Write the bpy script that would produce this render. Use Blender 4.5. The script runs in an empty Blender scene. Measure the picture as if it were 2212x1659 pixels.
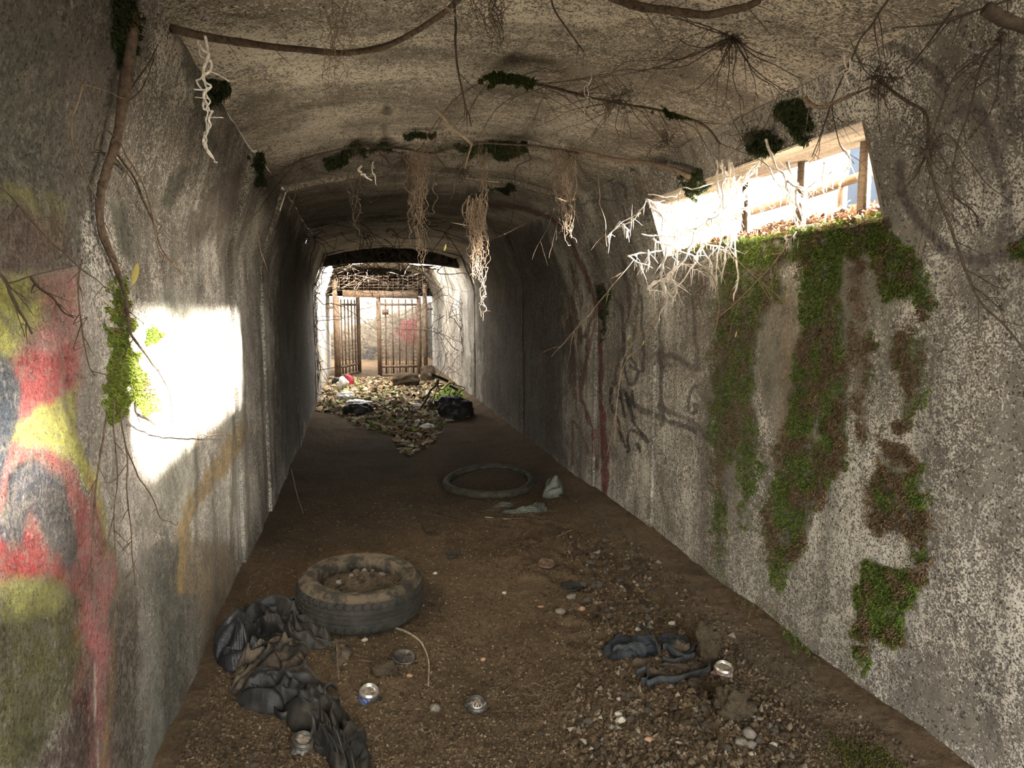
import bpy, math, random
import numpy as np
from mathutils import Vector, Matrix, Euler

# ------------------------------------------------------------------ camera, light, exposure
W, H = 2212.0, 1659.0
F_PX = 1450.0
EYE = 1.45
HAZE = 0.0             # density of dusty air (clear)
PITCH = math.atan((829.5 - 665.0) / F_PX)
YAW = math.radians(12.966)
scene = bpy.context.scene
C = scene.collection
cam_d = bpy.data.cameras.new('camera'); cam = bpy.data.objects.new('camera', cam_d); C.objects.link(cam)
cam_d.sensor_width = 36.0; cam_d.lens = F_PX / W * 36.0; cam_d.clip_start = 0.05; cam_d.clip_end = 300
cam.location = (0, 0, EYE); cam.rotation_euler = (math.pi / 2 - PITCH, 0, -YAW)
scene.camera = cam
scene.view_settings.view_transform = 'Standard'
scene.view_settings.look = 'None'
scene.view_settings.exposure = 2.0
scene.view_settings.gamma = 1.0
scene.view_settings.use_curve_mapping = False
scene.cycles.use_denoising = True
scene.cycles.max_bounces = 7
scene.cycles.diffuse_bounces = 5
scene.cycles.glossy_bounces = 2
scene.cycles.transmission_bounces = 2
scene.cycles.volume_bounces = 0
scene.cycles.sample_clamp_indirect = 6.0
scene.cycles.use_adaptive_sampling = True
scene.cycles.adaptive_threshold = 0.03

SUN_EL = math.atan(0.74 / 2.45)
SUN_TRAVEL = Vector((-2.45, 0.20, -0.74)).normalized()
world = bpy.data.worlds.new('world'); scene.world = world; world.use_nodes = True
wn = world.node_tree.nodes; wl = world.node_tree.links; wn.clear()
wo = wn.new('ShaderNodeOutputWorld'); wb = wn.new('ShaderNodeBackground'); sk = wn.new('ShaderNodeTexSky')
sk.sky_type = 'NISHITA'; sk.sun_disc = False; sk.sun_elevation = math.radians(32); sk.sun_rotation = math.radians(93)
sk.air_density = 1.0; sk.dust_density = 3.0; sk.ozone_density = 0.6
hs = wn.new('ShaderNodeHueSaturation'); hs.inputs['Saturation'].default_value = 0.3
tint = wn.new('ShaderNodeMix'); tint.data_type = 'RGBA'; tint.blend_type = 'MULTIPLY'; tint.inputs[0].default_value = 1.0
tint.inputs[7].default_value = (1.0, 0.94, 0.84, 1)
wl.new(sk.outputs[0], hs.inputs['Color']); wl.new(hs.outputs[0], tint.inputs[6]); wl.new(tint.outputs[2], wb.inputs[0]); wb.inputs[1].default_value = 1.15
wl.new(wb.outputs[0], wo.inputs[0])
sun_d = bpy.data.lights.new('sun', 'SUN'); sun = bpy.data.objects.new('sun', sun_d); C.objects.link(sun)
sun_d.energy = 90.0; sun_d.angle = math.radians(6.5); sun_d.color = (1.0, 0.93, 0.82)
sun.rotation_euler = SUN_TRAVEL.to_track_quat('-Z', 'Y').to_euler(); sun.location = (8, 2, 5)

def portal(name, loc, sx, sy, direction):
    d = bpy.data.lights.new(name, 'AREA'); o = bpy.data.objects.new(name, d); C.objects.link(o)
    d.shape = 'RECTANGLE'; d.size = sx; d.size_y = sy; d.cycles.is_portal = True
    o.location = loc; o.rotation_euler = Vector(direction).to_track_quat('-Z', 'Y').to_euler()
YB = -1.3            # the tunnel mouth behind the camera
ROOF0, ROOF1 = 10.9, 13.9  # roof gap put in so the sky lights the far floor
portal('portal_mouth', (0.58, YB - 0.02, 1.15), 2.6, 2.6, (0, 1, 0))
portal('portal_window', (2.35, 2.8, 2.0), 1.8, 0.6, (-1, 0, 0))
portal('portal_added_window', (2.35, .78, 2.0), 1.4, 0.6, (-1, 0, 0))
portal('portal_roof', (0.58, 12.4, 2.62), 2.6, 3.2, (0, 0, -1))
portal('portal_exit', (0.58, 16.3, 1.0), 2.6, 2.0, (0, -1, 0))

# ------------------------------------------------------------------ helpers
rng = np.random.default_rng(7)
random.seed(7)
th, ya = PITCH, YAW
FW = np.array([math.sin(ya) * math.cos(th), math.cos(ya) * math.cos(th), -math.sin(th)])
RT = np.array([math.cos(ya), -math.sin(ya), 0.0])
UP = np.cross(RT, FW)
EYEV = np.array([0, 0, EYE])

def project(V):
    D = np.asarray(V, float) - EYEV
    z = np.maximum(D @ FW, 1e-3)
    return W / 2 + F_PX * (D @ RT) / z, H / 2 - F_PX * (D @ UP) / z

def ray(px, py):
    return FW + RT * (px - W / 2) / F_PX - UP * (py - H / 2) / F_PX

def at(px, py, y):                      # the point on a sight line at distance y down the tunnel
    r = ray(px, py); return EYEV + r * (y / r[1])

def onx(px, py, x):
    r = ray(px, py); return EYEV + r * (x / r[0])

def onz(px, py, z=0.0):
    r = ray(px, py); return EYEV + r * ((z - EYE) / r[2])

def vnoise(x, y, z=0.0, seed=0):
    x, y, z = np.broadcast_arrays(np.asarray(x, float), np.asarray(y, float), np.asarray(z, float))
    xi, yi, zi = np.floor(x).astype(np.int64), np.floor(y).astype(np.int64), np.floor(z).astype(np.int64)
    fx, fy, fz = x - xi, y - yi, z - zi
    fx = fx * fx * (3 - 2 * fx); fy = fy * fy * (3 - 2 * fy); fz = fz * fz * (3 - 2 * fz)
    def h(a, b, c):
        n = (a * 374761393 + b * 668265263 + c * 2147483647 + seed * 1274126177) & 0xffffffff
        n = ((n ^ (n >> 13)) * 1274126177) & 0xffffffff
        return ((n ^ (n >> 16)) & 0xffff) / 65535.0
    r = 0
    for i in (0, 1):
        for j in (0, 1):
            for k in (0, 1):
                r = r + h(xi + i, yi + j, zi + k) * (fx if i else 1 - fx) * (fy if j else 1 - fy) * (fz if k else 1 - fz)
    return r * 2 - 1

def fbm(x, y, z=0.0, seed=0, o=4):
    r, a, f = 0, 1.0, 1.0
    for i in range(o):
        r = r + a * vnoise(np.asarray(x) * f, np.asarray(y) * f, np.asarray(z) * f, seed + i * 17); a *= .5; f *= 2.03
    return r

def tag(o, label=None, cat=None, group=None, kind=None):
    if label: o['label'] = label
    if cat: o['category'] = cat
    if group: o['group'] = group
    if kind: o['kind'] = kind
    return o

def mk(name, V, F, mat, parent=None, origin=None, smooth=True, col=None):
    """one mesh object from world-space vertices"""
    V = np.asarray(V, float).reshape(-1, 3)
    if parent is not None: org = np.array(parent['_o'])
    elif origin is not None: org = np.array(origin, float)
    else: org = np.array([V[:, 0].mean(), V[:, 1].mean(), V[:, 2].min()])
    me = bpy.data.meshes.new(name)
    L = V - org
    if isinstance(F, np.ndarray):
        n, k = F.shape
        me.vertices.add(len(L)); me.vertices.foreach_set('co', L.ravel())
        me.loops.add(n * k); me.loops.foreach_set('vertex_index', F.ravel().astype(np.int32))
        me.polygons.add(n); me.polygons.foreach_set('loop_start', (np.arange(n) * k).astype(np.int32))
        me.polygons.foreach_set('loop_total', np.full(n, k, np.int32))
        me.update(calc_edges=True)
    else:
        me.from_pydata(L.tolist(), [], [list(map(int, f)) for f in F]); me.update()
    if smooth: me.polygons.foreach_set('use_smooth', np.ones(len(me.polygons), bool))
    if col is not None:
        a = me.color_attributes.new('col', 'FLOAT_COLOR', 'POINT')
        cc = np.ones((len(V), 4)); cc[:, :col.shape[1]] = col; a.data.foreach_set('color', cc.ravel())
    if mat: me.materials.append(mat)
    o = bpy.data.objects.new(name, me); C.objects.link(o)
    if parent is not None: o.parent = parent
    else: o.location = org
    o['_o'] = list(map(float, org))
    return o

def empty(name, loc, label, cat, group=None):
    o = bpy.data.objects.new(name, None); C.objects.link(o); o.location = loc; o.empty_display_size = .05
    o['_o'] = [float(v) for v in loc]
    return tag(o, label, cat, group)

class MB:
    def __init__(s): s.V = []; s.F = []; s.n = 0; s.C = []
    def add(s, V, F, c=None):
        V = np.asarray(V, float).reshape(-1, 3); b = s.n
        s.V.append(V); s.F += [[int(i) + b for i in f] for f in F]; s.n += len(V)
        if c is not None: s.C.append(np.tile(np.asarray(c, float)[:3], (len(V), 1)))
        return s
    def box(s, c, d, rz=0, rx=0, ry=0):
        x, y, z = [v / 2 for v in d]
        P = np.array([[i * x, j * y, k * z] for i in (-1, 1) for j in (-1, 1) for k in (-1, 1)])
        R = np.array(Euler((rx, ry, rz)).to_matrix()); P = P @ R.T + np.array(c)
        return s.add(P, [(0, 1, 3, 2), (4, 6, 7, 5), (0, 4, 5, 1), (2, 3, 7, 6), (0, 2, 6, 4), (1, 5, 7, 3)])
    def bar(s, a, b, w, t=None):
        """square bar from a to b"""
        a = np.array(a, float); b = np.array(b, float); d = b - a; L = np.linalg.norm(d); d /= L
        u = np.cross(d, [0, 1, 0.01]); u /= np.linalg.norm(u); v = np.cross(d, u)
        t = t or w; P = []
        for q in (a, b):
            for i, j in ((-1, -1), (1, -1), (1, 1), (-1, 1)): P.append(q + u * i * w / 2 + v * j * t / 2)
        return s.add(P, [(0, 1, 2, 3), (7, 6, 5, 4), (0, 4, 5, 1), (1, 5, 6, 2), (2, 6, 7, 3), (3, 7, 4, 0)])
    def tube(s, pts, r, n=6, c=None):
        V, F = tube_geo(pts, r, n); return s.add(V, F, c)
    def done(s, name, mat, parent=None, smooth=True, origin=None):
        V = np.vstack(s.V); col = np.vstack(s.C) if s.C and sum(len(c) for c in s.C) == len(V) else None
        k = set(len(f) for f in s.F)
        F = np.array(s.F) if len(k) == 1 else s.F
        return mk(name, V, F, mat, parent, origin, smooth, col)

def tube_geo(pts, r, n=6):
    P = np.asarray(pts, float); m = len(P)
    R = np.broadcast_to(np.asarray(r, float), (m,)) if np.ndim(r) else np.full(m, float(r))
    T = np.gradient(P, axis=0); T /= np.linalg.norm(T, axis=1)[:, None] + 1e-9
    u = np.cross(T[0], [0.3, 0.2, 1.0]); u /= np.linalg.norm(u) + 1e-9
    U = np.zeros_like(P)
    for i in range(m):
        u = u - T[i] * (u @ T[i]); l = np.linalg.norm(u)
        u = u / l if l > 1e-6 else np.cross(T[i], [1, 0, 0.1]); U[i] = u
    B = np.cross(T, U)
    a = np.arange(n) * 2 * math.pi / n
    V = (P[:, None, :] + R[:, None, None] * (np.cos(a)[None, :, None] * U[:, None, :] + np.sin(a)[None, :, None] * B[:, None, :])).reshape(-1, 3)
    i = np.arange(m - 1)[:, None] * n; j = np.arange(n)[None, :]; k = (j + 1) % n
    F = np.stack([i + j, i + k, i + n + k, i + n + j], -1).reshape(-1, 4)
    V = np.vstack([V, P[:1], P[-1:]])
    caps = [[m * n, (q + 1) % n, q, q] for q in range(n)]
    e = (m - 1) * n
    F = F.tolist() + [[m * n, (q + 1) % n, q] for q in range(n)] + [[m * n + 1, e + q, e + (q + 1) % n] for q in range(n)]
    return V, F

def smooth_line(pts, n=6):
    """Catmull-Rom through the points"""
    P = np.asarray(pts, float)
    if len(P) < 3:
        t = np.linspace(0, 1, n + 1)[:, None]; return P[0] * (1 - t) + P[-1] * t
    Q = np.vstack([2 * P[0] - P[1], P, 2 * P[-1] - P[-2]]); out = []
    for i in range(1, len(Q) - 2):
        for t in np.arange(n) / n:
            a, b, c, d = Q[i - 1:i + 3]
            out.append(.5 * ((2 * b) + (-a + c) * t + (2 * a - 5 * b + 4 * c - d) * t * t + (-a + 3 * b - 3 * c + d) * t ** 3))
    out.append(P[-1]); return np.array(out)

def grid_faces(nu, nv):
    i = np.arange(nu - 1)[:, None] * nv; j = np.arange(nv - 1)[None, :]
    return np.stack([i + j, i + j + 1, i + nv + j + 1, i + nv + j], -1).reshape(-1, 4)

# ------------------------------------------------------------------ materials
class NT:
    def __init__(s, name):
        s.m = bpy.data.materials.new(name); s.m.use_nodes = True; s.t = s.m.node_tree; s.t.nodes.clear()
        s.out = s.n('ShaderNodeOutputMaterial'); s.b = s.n('ShaderNodeBsdfPrincipled'); s.l(s.b.outputs[0], s.out.inputs[0])
        s.tc = s.n('ShaderNodeTexCoord')
    def n(s, k, **kw):
        x = s.t.nodes.new(k)
        for a, b in kw.items(): setattr(x, a, b)
        return x
    def l(s, a, b): s.t.links.new(a, b)
    def noise(s, scale, detail=3, rough=.6, vec=None, mapping=None, dist=0.0):
        x = s.n('ShaderNodeTexNoise'); x.inputs['Scale'].default_value = scale; x.inputs['Detail'].default_value = detail
        x.inputs['Roughness'].default_value = rough; x.inputs['Distortion'].default_value = dist
        v = vec or s.tc.outputs['Object']
        if mapping:
            mp = s.n('ShaderNodeMapping'); mp.inputs['Scale'].default_value = mapping; s.l(v, mp.inputs[0]); v = mp.outputs[0]
        s.l(v, x.inputs['Vector']); return x.outputs[0]
    def ramp(s, fac, stops):
        r = s.n('ShaderNodeValToRGB'); e = r.color_ramp.elements
        while len(e) < len(stops): e.new(.5)
        for q, (p, c) in zip(e, stops):
            q.position = p; q.color = (c, c, c, 1) if not hasattr(c, '__len__') else (*c, 1)
        s.l(fac, r.inputs[0]); return r.outputs[0]
    def math(s, op, a, b=None, clamp=False):
        m = s.n('ShaderNodeMath', operation=op); m.use_clamp = clamp
        for i, v in enumerate((a, b)):
            if v is None: continue
            if hasattr(v, 'links'): s.l(v, m.inputs[i])
            else: m.inputs[i].default_value = v
        return m.outputs[0]
    def mix(s, fac, a, b, mode='MIX'):
        m = s.n('ShaderNodeMix'); m.data_type = 'RGBA'; m.blend_type = mode
        for i, v in ((0, fac), (6, a), (7, b)):
            if hasattr(v, 'links'): s.l(v, m.inputs[i])
            elif i == 0: m.inputs[0].default_value = v
            else: m.inputs[i].default_value = (*v, 1)
        return m.outputs[2]
    def bump(s, h, dist=.01, strength=1.0, prev=None):
        b = s.n('ShaderNodeBump'); b.inputs['Distance'].default_value = dist; b.inputs['Strength'].default_value = strength
        s.l(h, b.inputs['Height'])
        if prev: s.l(prev, b.inputs['Normal'])
        return b.outputs[0]
    def attr(s, name):
        a = s.n('ShaderNodeAttribute'); a.attribute_name = name; return a
    def fin(s, col=None, rough=.9, normal=None, metal=0, spec=.3):
        if col is not None:
            if hasattr(col, 'links'): s.l(col, s.b.inputs['Base Color'])
            else: s.b.inputs['Base Color'].default_value = (*col, 1)
        if hasattr(rough, 'links'): s.l(rough, s.b.inputs['Roughness'])
        else: s.b.inputs['Roughness'].default_value = rough
        s.b.inputs['Metallic'].default_value = metal; s.b.inputs['Specular IOR Level'].default_value = spec
        if normal: s.l(normal, s.b.inputs['Normal'])
        return s.m

def concrete(name, pale=(.70, .655, .575), dark=(.11, .098, .084), mid=(.25, .225, .19), streak=(9, 9, .5), grain=150, lo0=.585, paint=True):
    s = NT(name)
    g = s.noise(grain, 3, .65)
    g2 = s.noise(grain * .32, 2, .6)
    gg = s.math('ADD', s.math('MULTIPLY', g, .7), s.math('MULTIPLY', g2, .3))
    big = s.noise(1.7, 4, .6, dist=.6)
    cover = s.ramp(big, [(.36, 0.0), (.62, 1.0)])
    lo = s.math('SUBTRACT', lo0, s.math('MULTIPLY', cover, .13))
    k = s.math('MULTIPLY', s.math('SUBTRACT', gg, lo), 20.0)
    k = s.math('ADD', k, .5, clamp=True)
    base = s.mix(s.ramp(s.noise(5, 5, .7, mapping=(1, 1, .6)), [(.3, 0), (.7, 1)]), dark, mid)
    pal = s.mix(s.ramp(s.noise(3.1, 3, .6), [(.3, 0), (.7, 1)]), pale, tuple(c * .72 for c in pale))
    c = s.mix(s.math('MULTIPLY', k, .92), base, pal)
    st = s.ramp(s.noise(1.0, 5, .65, mapping=streak), [(.46, 0), (.66, 1)])
    c = s.mix(s.math('MULTIPLY', st, .55), c, (.11, .098, .08))
    pit = s.ramp(s.noise(grain * .6, 2, .5), [(.30, 1), (.40, 0)])
    c = s.mix(s.math('MULTIPLY', pit, .75), c, (.03, .027, .023))
    rough_h = s.math('SUBTRACT', s.math('MULTIPLY', k, .5), s.math('MULTIPLY', pit, .7))
    if paint:
        a = s.attr('paint')
        pf = s.math('MULTIPLY', a.outputs['Alpha'], s.ramp(s.noise(grain * .5, 3, .7), [(.36, .55), (.50, 1)]))
        edge = s.math('MULTIPLY', s.math('SUBTRACT', s.math('ADD', a.outputs['Alpha'], s.math('MULTIPLY', s.noise(30, 3, .6), .6)), .62), 3.0, clamp=True)
        pf = s.math('MULTIPLY', pf, edge)
        pc = s.mix(s.ramp(s.noise(60, 3, .7), [(.35, 0), (.7, 1)]), a.outputs['Color'], (.0, .0, .0))
        pc = s.mix(.6, pc, a.outputs['Color'])
        pc = s.mix(s.ramp(s.noise(4.5, 6, .75, dist=.8), [(.42, 0), (.66, .72)]), pc, (.045, .04, .03))
        pc = s.mix(s.ramp(s.noise(22, 4, .7), [(.50, 0), (.62, .55)]), pc, (.17, .15, .12))
        c = s.mix(pf, c, pc)
    n = s.bump(rough_h, .006, .9)
    n = s.bump(s.noise(14, 4, .7), .02, .5, n)
    return s.fin(c, .93, n, spec=.2)

M = {}
M['wall'] = concrete('concrete_wall')
M['ceil'] = concrete('concrete_ceiling', lo0=.565, pale=(.78, .70, .58), dark=(.17, .145, .115), mid=(.33, .285, .225), streak=(.7, 5, 5), grain=125)
M['plain'] = concrete('board_marked_concrete', pale=(.62, .52, .40), dark=(.28, .22, .16), mid=(.42, .34, .25), streak=(14, .6, 14), paint=False)
M['far'] = concrete('weathered_concrete', pale=(.25, .21, .16), dark=(.10, .085, .065), mid=(.16, .135, .105), streak=(3, 3, .5), grain=22)

def make_dirt(name, a=(.115, .078, .046), b=(.23, .16, .096), c2=(.080, .056, .035), speck=(.30, .25, .18), attr=False):
    s = NT(name)
    c = s.mix(s.ramp(s.noise(38, 6, .75), [(.32, 0), (.68, 1)]), a, b)
    c = s.mix(s.ramp(s.noise(2.3, 4, .6), [(.40, 0), (.66, .6)]), c, c2)
    vo = s.n('ShaderNodeTexVoronoi'); vo.inputs['Scale'].default_value = 120; s.l(s.tc.outputs['Object'], vo.inputs['Vector'])
    sp = s.math('MULTIPLY', s.ramp(vo.outputs['Distance'], [(.16, 1), (.22, 0)]), s.ramp(s.noise(55, 2, .5), [(.60, 0), (.64, 1)]))
    c = s.mix(sp, c, speck)
    if attr:
        at_ = s.attr('paint'); c = s.mix(at_.outputs['Alpha'], c, s.mix(s.ramp(s.noise(60, 4, .7), [(.3, 0), (.7, 1)]), at_.outputs['Color'], c))
    n = s.bump(s.noise(48, 5, .75), .022, 1.0)
    n = s.bump(s.noise(170, 3, .7), .006, 1.0, n)
    return s.fin(c, .97, n, spec=.12)
M['dirt'] = make_dirt('dirt', attr=True)
M['dirt_fill'] = make_dirt('caked_soil', a=(.09, .068, .046), b=(.19, .145, .10), c2=(.06, .045, .03))
M['clod'] = make_dirt('clod_soil', a=(.07, .052, .034), b=(.15, .115, .075), c2=(.045, .034, .022))

def simple(name, a, b=None, scale=30, rough=.8, bump=.004, bscale=None, metal=0, spec=.3, mapping=None, stops=(.35, .65)):
    s = NT(name); b = b or tuple(v * .6 for v in a)
    c = s.mix(s.ramp(s.noise(scale, 4, .65, mapping=mapping), [(stops[0], 0), (stops[1], 1)]), a, b)
    n = s.bump(s.noise(bscale or scale * 2, 4, .7, mapping=mapping), bump, 1.0) if bump else None
    return s.fin(c, rough, n, metal, spec)
M['soil_spot'] = simple('dust_in_can', (.16, .12, .085), (.30, .26, .2), 60, .9, .002)
M['bark'] = simple('root_bark', (.155, .108, .072), (.055, .038, .026), 60, .9, .004, mapping=(1, 1, 1))
M['twig'] = simple('dark_twig', (.095, .068, .046), (.045, .032, .022), 70, .85, .002)
M['tan'] = simple('tan_root', (.30, .215, .145), (.15, .105, .07), 90, .85, .002)
M['pale'] = simple('pale_dusty_root', (.80, .75, .68), (.48, .40, .32), 80, .85, .002)
M['stick'] = simple('pale_stick', (.36, .29, .2), (.17, .13, .085), 60, .8, .002)
M['rubber'] = simple('dusty_rubber', (.042, .038, .030), (.018, .017, .014), 18, .8, .0015, 120, spec=.35)
M['rubber_dust'] = simple('dirty_sidewall', (.13, .10, .068), (.035, .031, .024), 16, .9, .004, 120, stops=(.42, .58))
M['bike_rubber'] = simple('bicycle_rubber', (.055, .05, .032), (.02, .019, .015), 20, .75, .002, 90)
M['leather'] = simple('black_leathery_cloth', (.015, .0142, .013), (.075, .066, .052), 7, .58, .003, 60, spec=.4, stops=(.45, .85))
M['cloth_dirty'] = simple('soil_stained_cloth', (.028, .026, .022), (.13, .10, .068), 14, .85, .006, 60, stops=(.4, .62))
M['cloth_blue'] = simple('slate_cloth', (.065, .072, .088), (.032, .034, .04), 6, .8, .002, 120)
M['black_bag'] = simple('black_plastic', (.012, .012, .013), (.03, .03, .03), 6, .5, .01, 12, spec=.4)
M['denim'] = simple('denim', (.034, .039, .046), (.016, .018, .022), 24, .9, .002, 220)
M['denim_hem'] = simple('denim_waistband', (.055, .06, .062), (.026, .029, .031), 30, .85, .002, 160)
M['steel'] = simple('painted_steel', (.17, .115, .072), (.08, .05, .032), 20, .7, .002)
M['rust'] = simple('rusty_steel', (.18, .12, .08), (.075, .045, .03), 30, .8, .003)
M['alu'] = simple('dull_aluminium', (.72, .69, .63), (.34, .29, .23), 40, .38, .0015, 60, metal=.85)
M['alu_dark'] = simple('dark_can_metal', (.035, .035, .034), (.12, .105, .088), 22, .42, .003, 50, metal=.35)
M['alu_blue'] = simple('blue_can_paint', (.05, .10, .30), (.12, .10, .08), 22, .35, .003, 50, metal=.4)
M['alu_red'] = simple('faded_red_can_paint', (.26, .10, .09), (.45, .38, .34), 22, .4, .003, 50, metal=.3)
M['white_print'] = simple('white_print', (.8, .78, .72), (.6, .58, .54), 40, .6, 0)
M['white_bag'] = simple('white_plastic', (.75, .75, .73), (.5, .48, .44), 7, .5, .01, 14)
M['red_bag'] = simple('red_plastic', (.45, .03, .045), (.12, .02, .02), 9, .5, .01, 14)
M['green_plastic'] = simple('dull_film', (.13, .14, .12), (.06, .06, .05), 12, .45, .004, 30)
M['brick'] = simple('broken_brick', (.17, .065, .035), (.26, .15, .09), 12, .9, .01, 40)
M['brick_leaf'] = simple('dead_leaf', (.36, .17, .085), (.52, .33, .18), 20, .8, .002)
M['yellow_leaf'] = simple('yellow_leaf', (.42, .36, .09), (.30, .24, .07), 30, .6, .001)
M['stone'] = simple('grey_stone', (.20, .175, .145), (.10, .085, .066), 25, .9, .006, 50)
M['stone_pale'] = simple('pale_stone', (.50, .45, .37), (.28, .24, .19), 30, .85, .004, 60)
M['stone_orange'] = simple('orange_chip', (.42, .24, .15), (.30, .17, .11), 30, .85, .004, 60)
M['pipe'] = simple('weathered_timber', (.17, .125, .085), (.09, .066, .045), 12, .85, .004, mapping=(8, 1, 8))
M['blue_wall'] = simple('blue_grey_cladding', (.035, .05, .075), (.025, .035, .055), 3, .7, 0)
M['render'] = simple('pale_render', (.62, .60, .56), (.45, .43, .4), 8, .9, .004)
M['dark_fence'] = simple('weathered_board', (.12, .10, .085), (.06, .05, .045), 8, .9, .003, mapping=(6, 6, .6))

def colmat(name, rough=.8, spec=.2, trans=0.0):
    s = NT(name); a = s.attr('col')
    c = s.mix(s.math('MULTIPLY', s.noise(120, 2, .5), .5), a.outputs['Color'], (0, 0, 0), 'MIX')
    m = s.fin(c, rough, None, 0, spec)
    if trans:
        tr = s.n('ShaderNodeBsdfTranslucent'); s.l(c, tr.inputs[0]); mx = s.n('ShaderNodeMixShader'); mx.inputs[0].default_value = trans
        s.l(s.b.outputs[0], mx.inputs[1]); s.l(tr.outputs[0], mx.inputs[2]); s.l(mx.outputs[0], s.out.inputs[0])
    return m
M['moss'] = colmat('moss', .85, .1, .15)
M['bits'] = colmat('mixed_bits', .9)

# ------------------------------------------------------------------ the tunnel shell
XL, XR = -0.65, 1.80
KINK, HT, CROWN = 1.75, 2.27, 2.42
RINGS = [3.84, 4.85, 5.95, 7.15, 8.7, 10.2]
INSET = [0.0, .035, .075, .06, .085, .07, .09]
WY0, WY1, WZ0, WZ1 = 2.03, 3.74, 1.75, 2.08         # the opening in the right haunch
VY0, VY1, VZ1 = .25, 1.40, 2.06                     # a second one, added out of view to let sun onto the mural

def seg_of(y):
    return sum(1 for r in RINGS if y > r)

def xwall(side, z, ins):
    """x of a side wall at height z"""
    z = np.asarray(z, float)
    t = np.clip((z - KINK) / (HT - KINK), 0, 1)
    if side < 0: return XL + ins * .5 + t * (.14 + ins * .4)
    return XR - ins * .5 - t * (.17 + ins * .4)

def ys_for(lo, hi, fine_lo, fine_hi, df, dc, extra=()):
    y = set()
    v = lo
    while v < hi - 1e-6:
        y.add(round(v, 4)); v += df if fine_lo <= v < fine_hi else dc
    y.add(hi)
    out = sorted(y | set(extra))
    return np.array(out)

def wall_geo(side, y0, y1, ins, dy, dz, hole=None):
    zs = np.unique(np.round(np.concatenate([np.arange(-.12, KINK, dz), [KINK], np.arange(KINK + dz, WZ1, dz), [VZ1, WZ1], np.arange(WZ1 + dz, HT, dz), [HT]]), 4))
    ex = [v for v in (WY0, WY1, VY0, VY1) if hole and y0 < v < y1]
    ys = ys_for(y0, y1, -9, 99, dy, dy, ex)
    Y, Z = np.meshgrid(ys, zs, indexing='ij')
    X = xwall(side, Z, ins)
    X = X + side * (-1) * (.007 * fbm(Y * 1.5, Z * 1.5, 0, 5 + side) + .004 * fbm(Y * 9, Z * 7, 0, 15 + side, 3))
    zt = Z.copy(); hi = HT - ins * .5
    zt = np.where(Z > KINK, KINK + (Z - KINK) * (hi - KINK) / (HT - KINK), Z)
    V = np.stack([X, Y, zt], -1).reshape(-1, 3)
    F = grid_faces(len(ys), len(zs))
    if hole:
        cy = (ys[:-1] + ys[1:]) / 2; cz = (zs[:-1] + zs[1:]) / 2
        CY, CZ = np.meshgrid(cy, cz, indexing='ij')
        inside = ((((CY > WY0) & (CY < WY1) & (CZ < WZ1)) | ((CY > VY0) & (CY < VY1) & (CZ < VZ1))) & (CZ > WZ0)).ravel()
        F = F[~inside]
    if side > 0: F = F[:, ::-1]
    return V, F

def arch_geo(y0, y1, ins, dy):
    ys = ys_for(y0, y1, -9, 99, dy, dy); ts = np.linspace(0, 1, 61)
    Y, T = np.meshgrid(ys, ts, indexing='ij')
    xl, xr = xwall(-1, HT, ins), xwall(1, HT, ins); hi = HT - ins * .5
    X = xl + (xr - xl) * T
    Z = hi + (CROWN - HT) * (1 - np.abs(2 * T - 1) ** 2.2) - ins * .15
    Z = Z + .010 * fbm(X * 1.6, Y * 1.6, 0, 31) + .004 * fbm(X * 8, Y * 8, 0, 33, 3)
    Z[:, 0] = hi; Z[:, -1] = hi
    return np.stack([X, Y, Z], -1).reshape(-1, 3), grid_faces(len(ys), 61)

def lip(side_or_arch, y, a, b):
    """the small forward-facing step where the next casting begins"""
    if side_or_arch == 0:
        ts = np.linspace(0, 1, 61); P = []
        for ins in (a, b):
            xl, xr = xwall(-1, HT, ins), xwall(1, HT, ins); hi = HT - ins * .5
            X = xl + (xr - xl) * ts; Z = hi + (CROWN - HT) * (1 - np.abs(2 * ts - 1) ** 2.2) - ins * .15
            if ins == a: Z = Z + .05
            P.append(np.stack([X, np.full(61, y), Z], -1))
    else:
        zs = np.linspace(-.1, HT, 40); P = []
        for ins in (a, b):
            hi = HT - ins * .5
            zt = np.where(zs > KINK, KINK + (zs - KINK) * (hi - KINK) / (HT - KINK), zs)
            X = xwall(side_or_arch, zs, ins) + (side_or_arch * .04 if ins == a else 0)
            P.append(np.stack([X, np.full(40, y), zt], -1))
    n = len(P[0]); V = np.vstack(P)
    F = np.array([[i, i + 1, n + i + 1, n + i] for i in range(n - 1)])
    return V, F

def build_shell():
    ed = [YB] + RINGS + [ROOF0]
    parts = {-1: [], 1: [], 0: []}
    for k in range(len(ed) - 1):
        y0, y1, ins = ed[k], ed[k + 1], INSET[k]
        if k == 0:
            for s_, lo in ((-1, .85), (1, .95)):
                parts[s_].append(wall_geo(s_, y0, lo, ins, .08, .06, hole=(s_ > 0)))
                parts[s_].append(wall_geo(s_, lo, y1, ins, .0115, .0115, hole=(s_ > 0)))
            parts[0].append(arch_geo(y0, y1, ins, .05))
        else:
            for s_ in (-1, 1):
                d = .014 if k <= 2 else .035
                parts[s_].append(wall_geo(s_, y0, y1, ins, d, d))
                parts[s_].append(lip(s_, y0, INSET[k - 1], ins))
            parts[0].append(arch_geo(y0, y1, ins, .08)); parts[0].append(lip(0, y0, INSET[k - 1], ins))
    # beyond the roofed part the side walls run on, open to the sky at the added roof gap, to the gate yard
    for s_ in (-1, 1): parts[s_].append(wall_geo(s_, ROOF0, 16.2, .09, .06, .06))
    parts[0].append(arch_geo(ROOF1, 16.2, .09, .1))
    out = {}
    for s_, lst in parts.items():
        V = np.vstack([p[0] for p in lst]); F = []; b = 0
        for p in lst: F.append(p[1] + b); b += len(p[0])
        out[s_] = (V, np.vstack(F))
    return out
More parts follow.
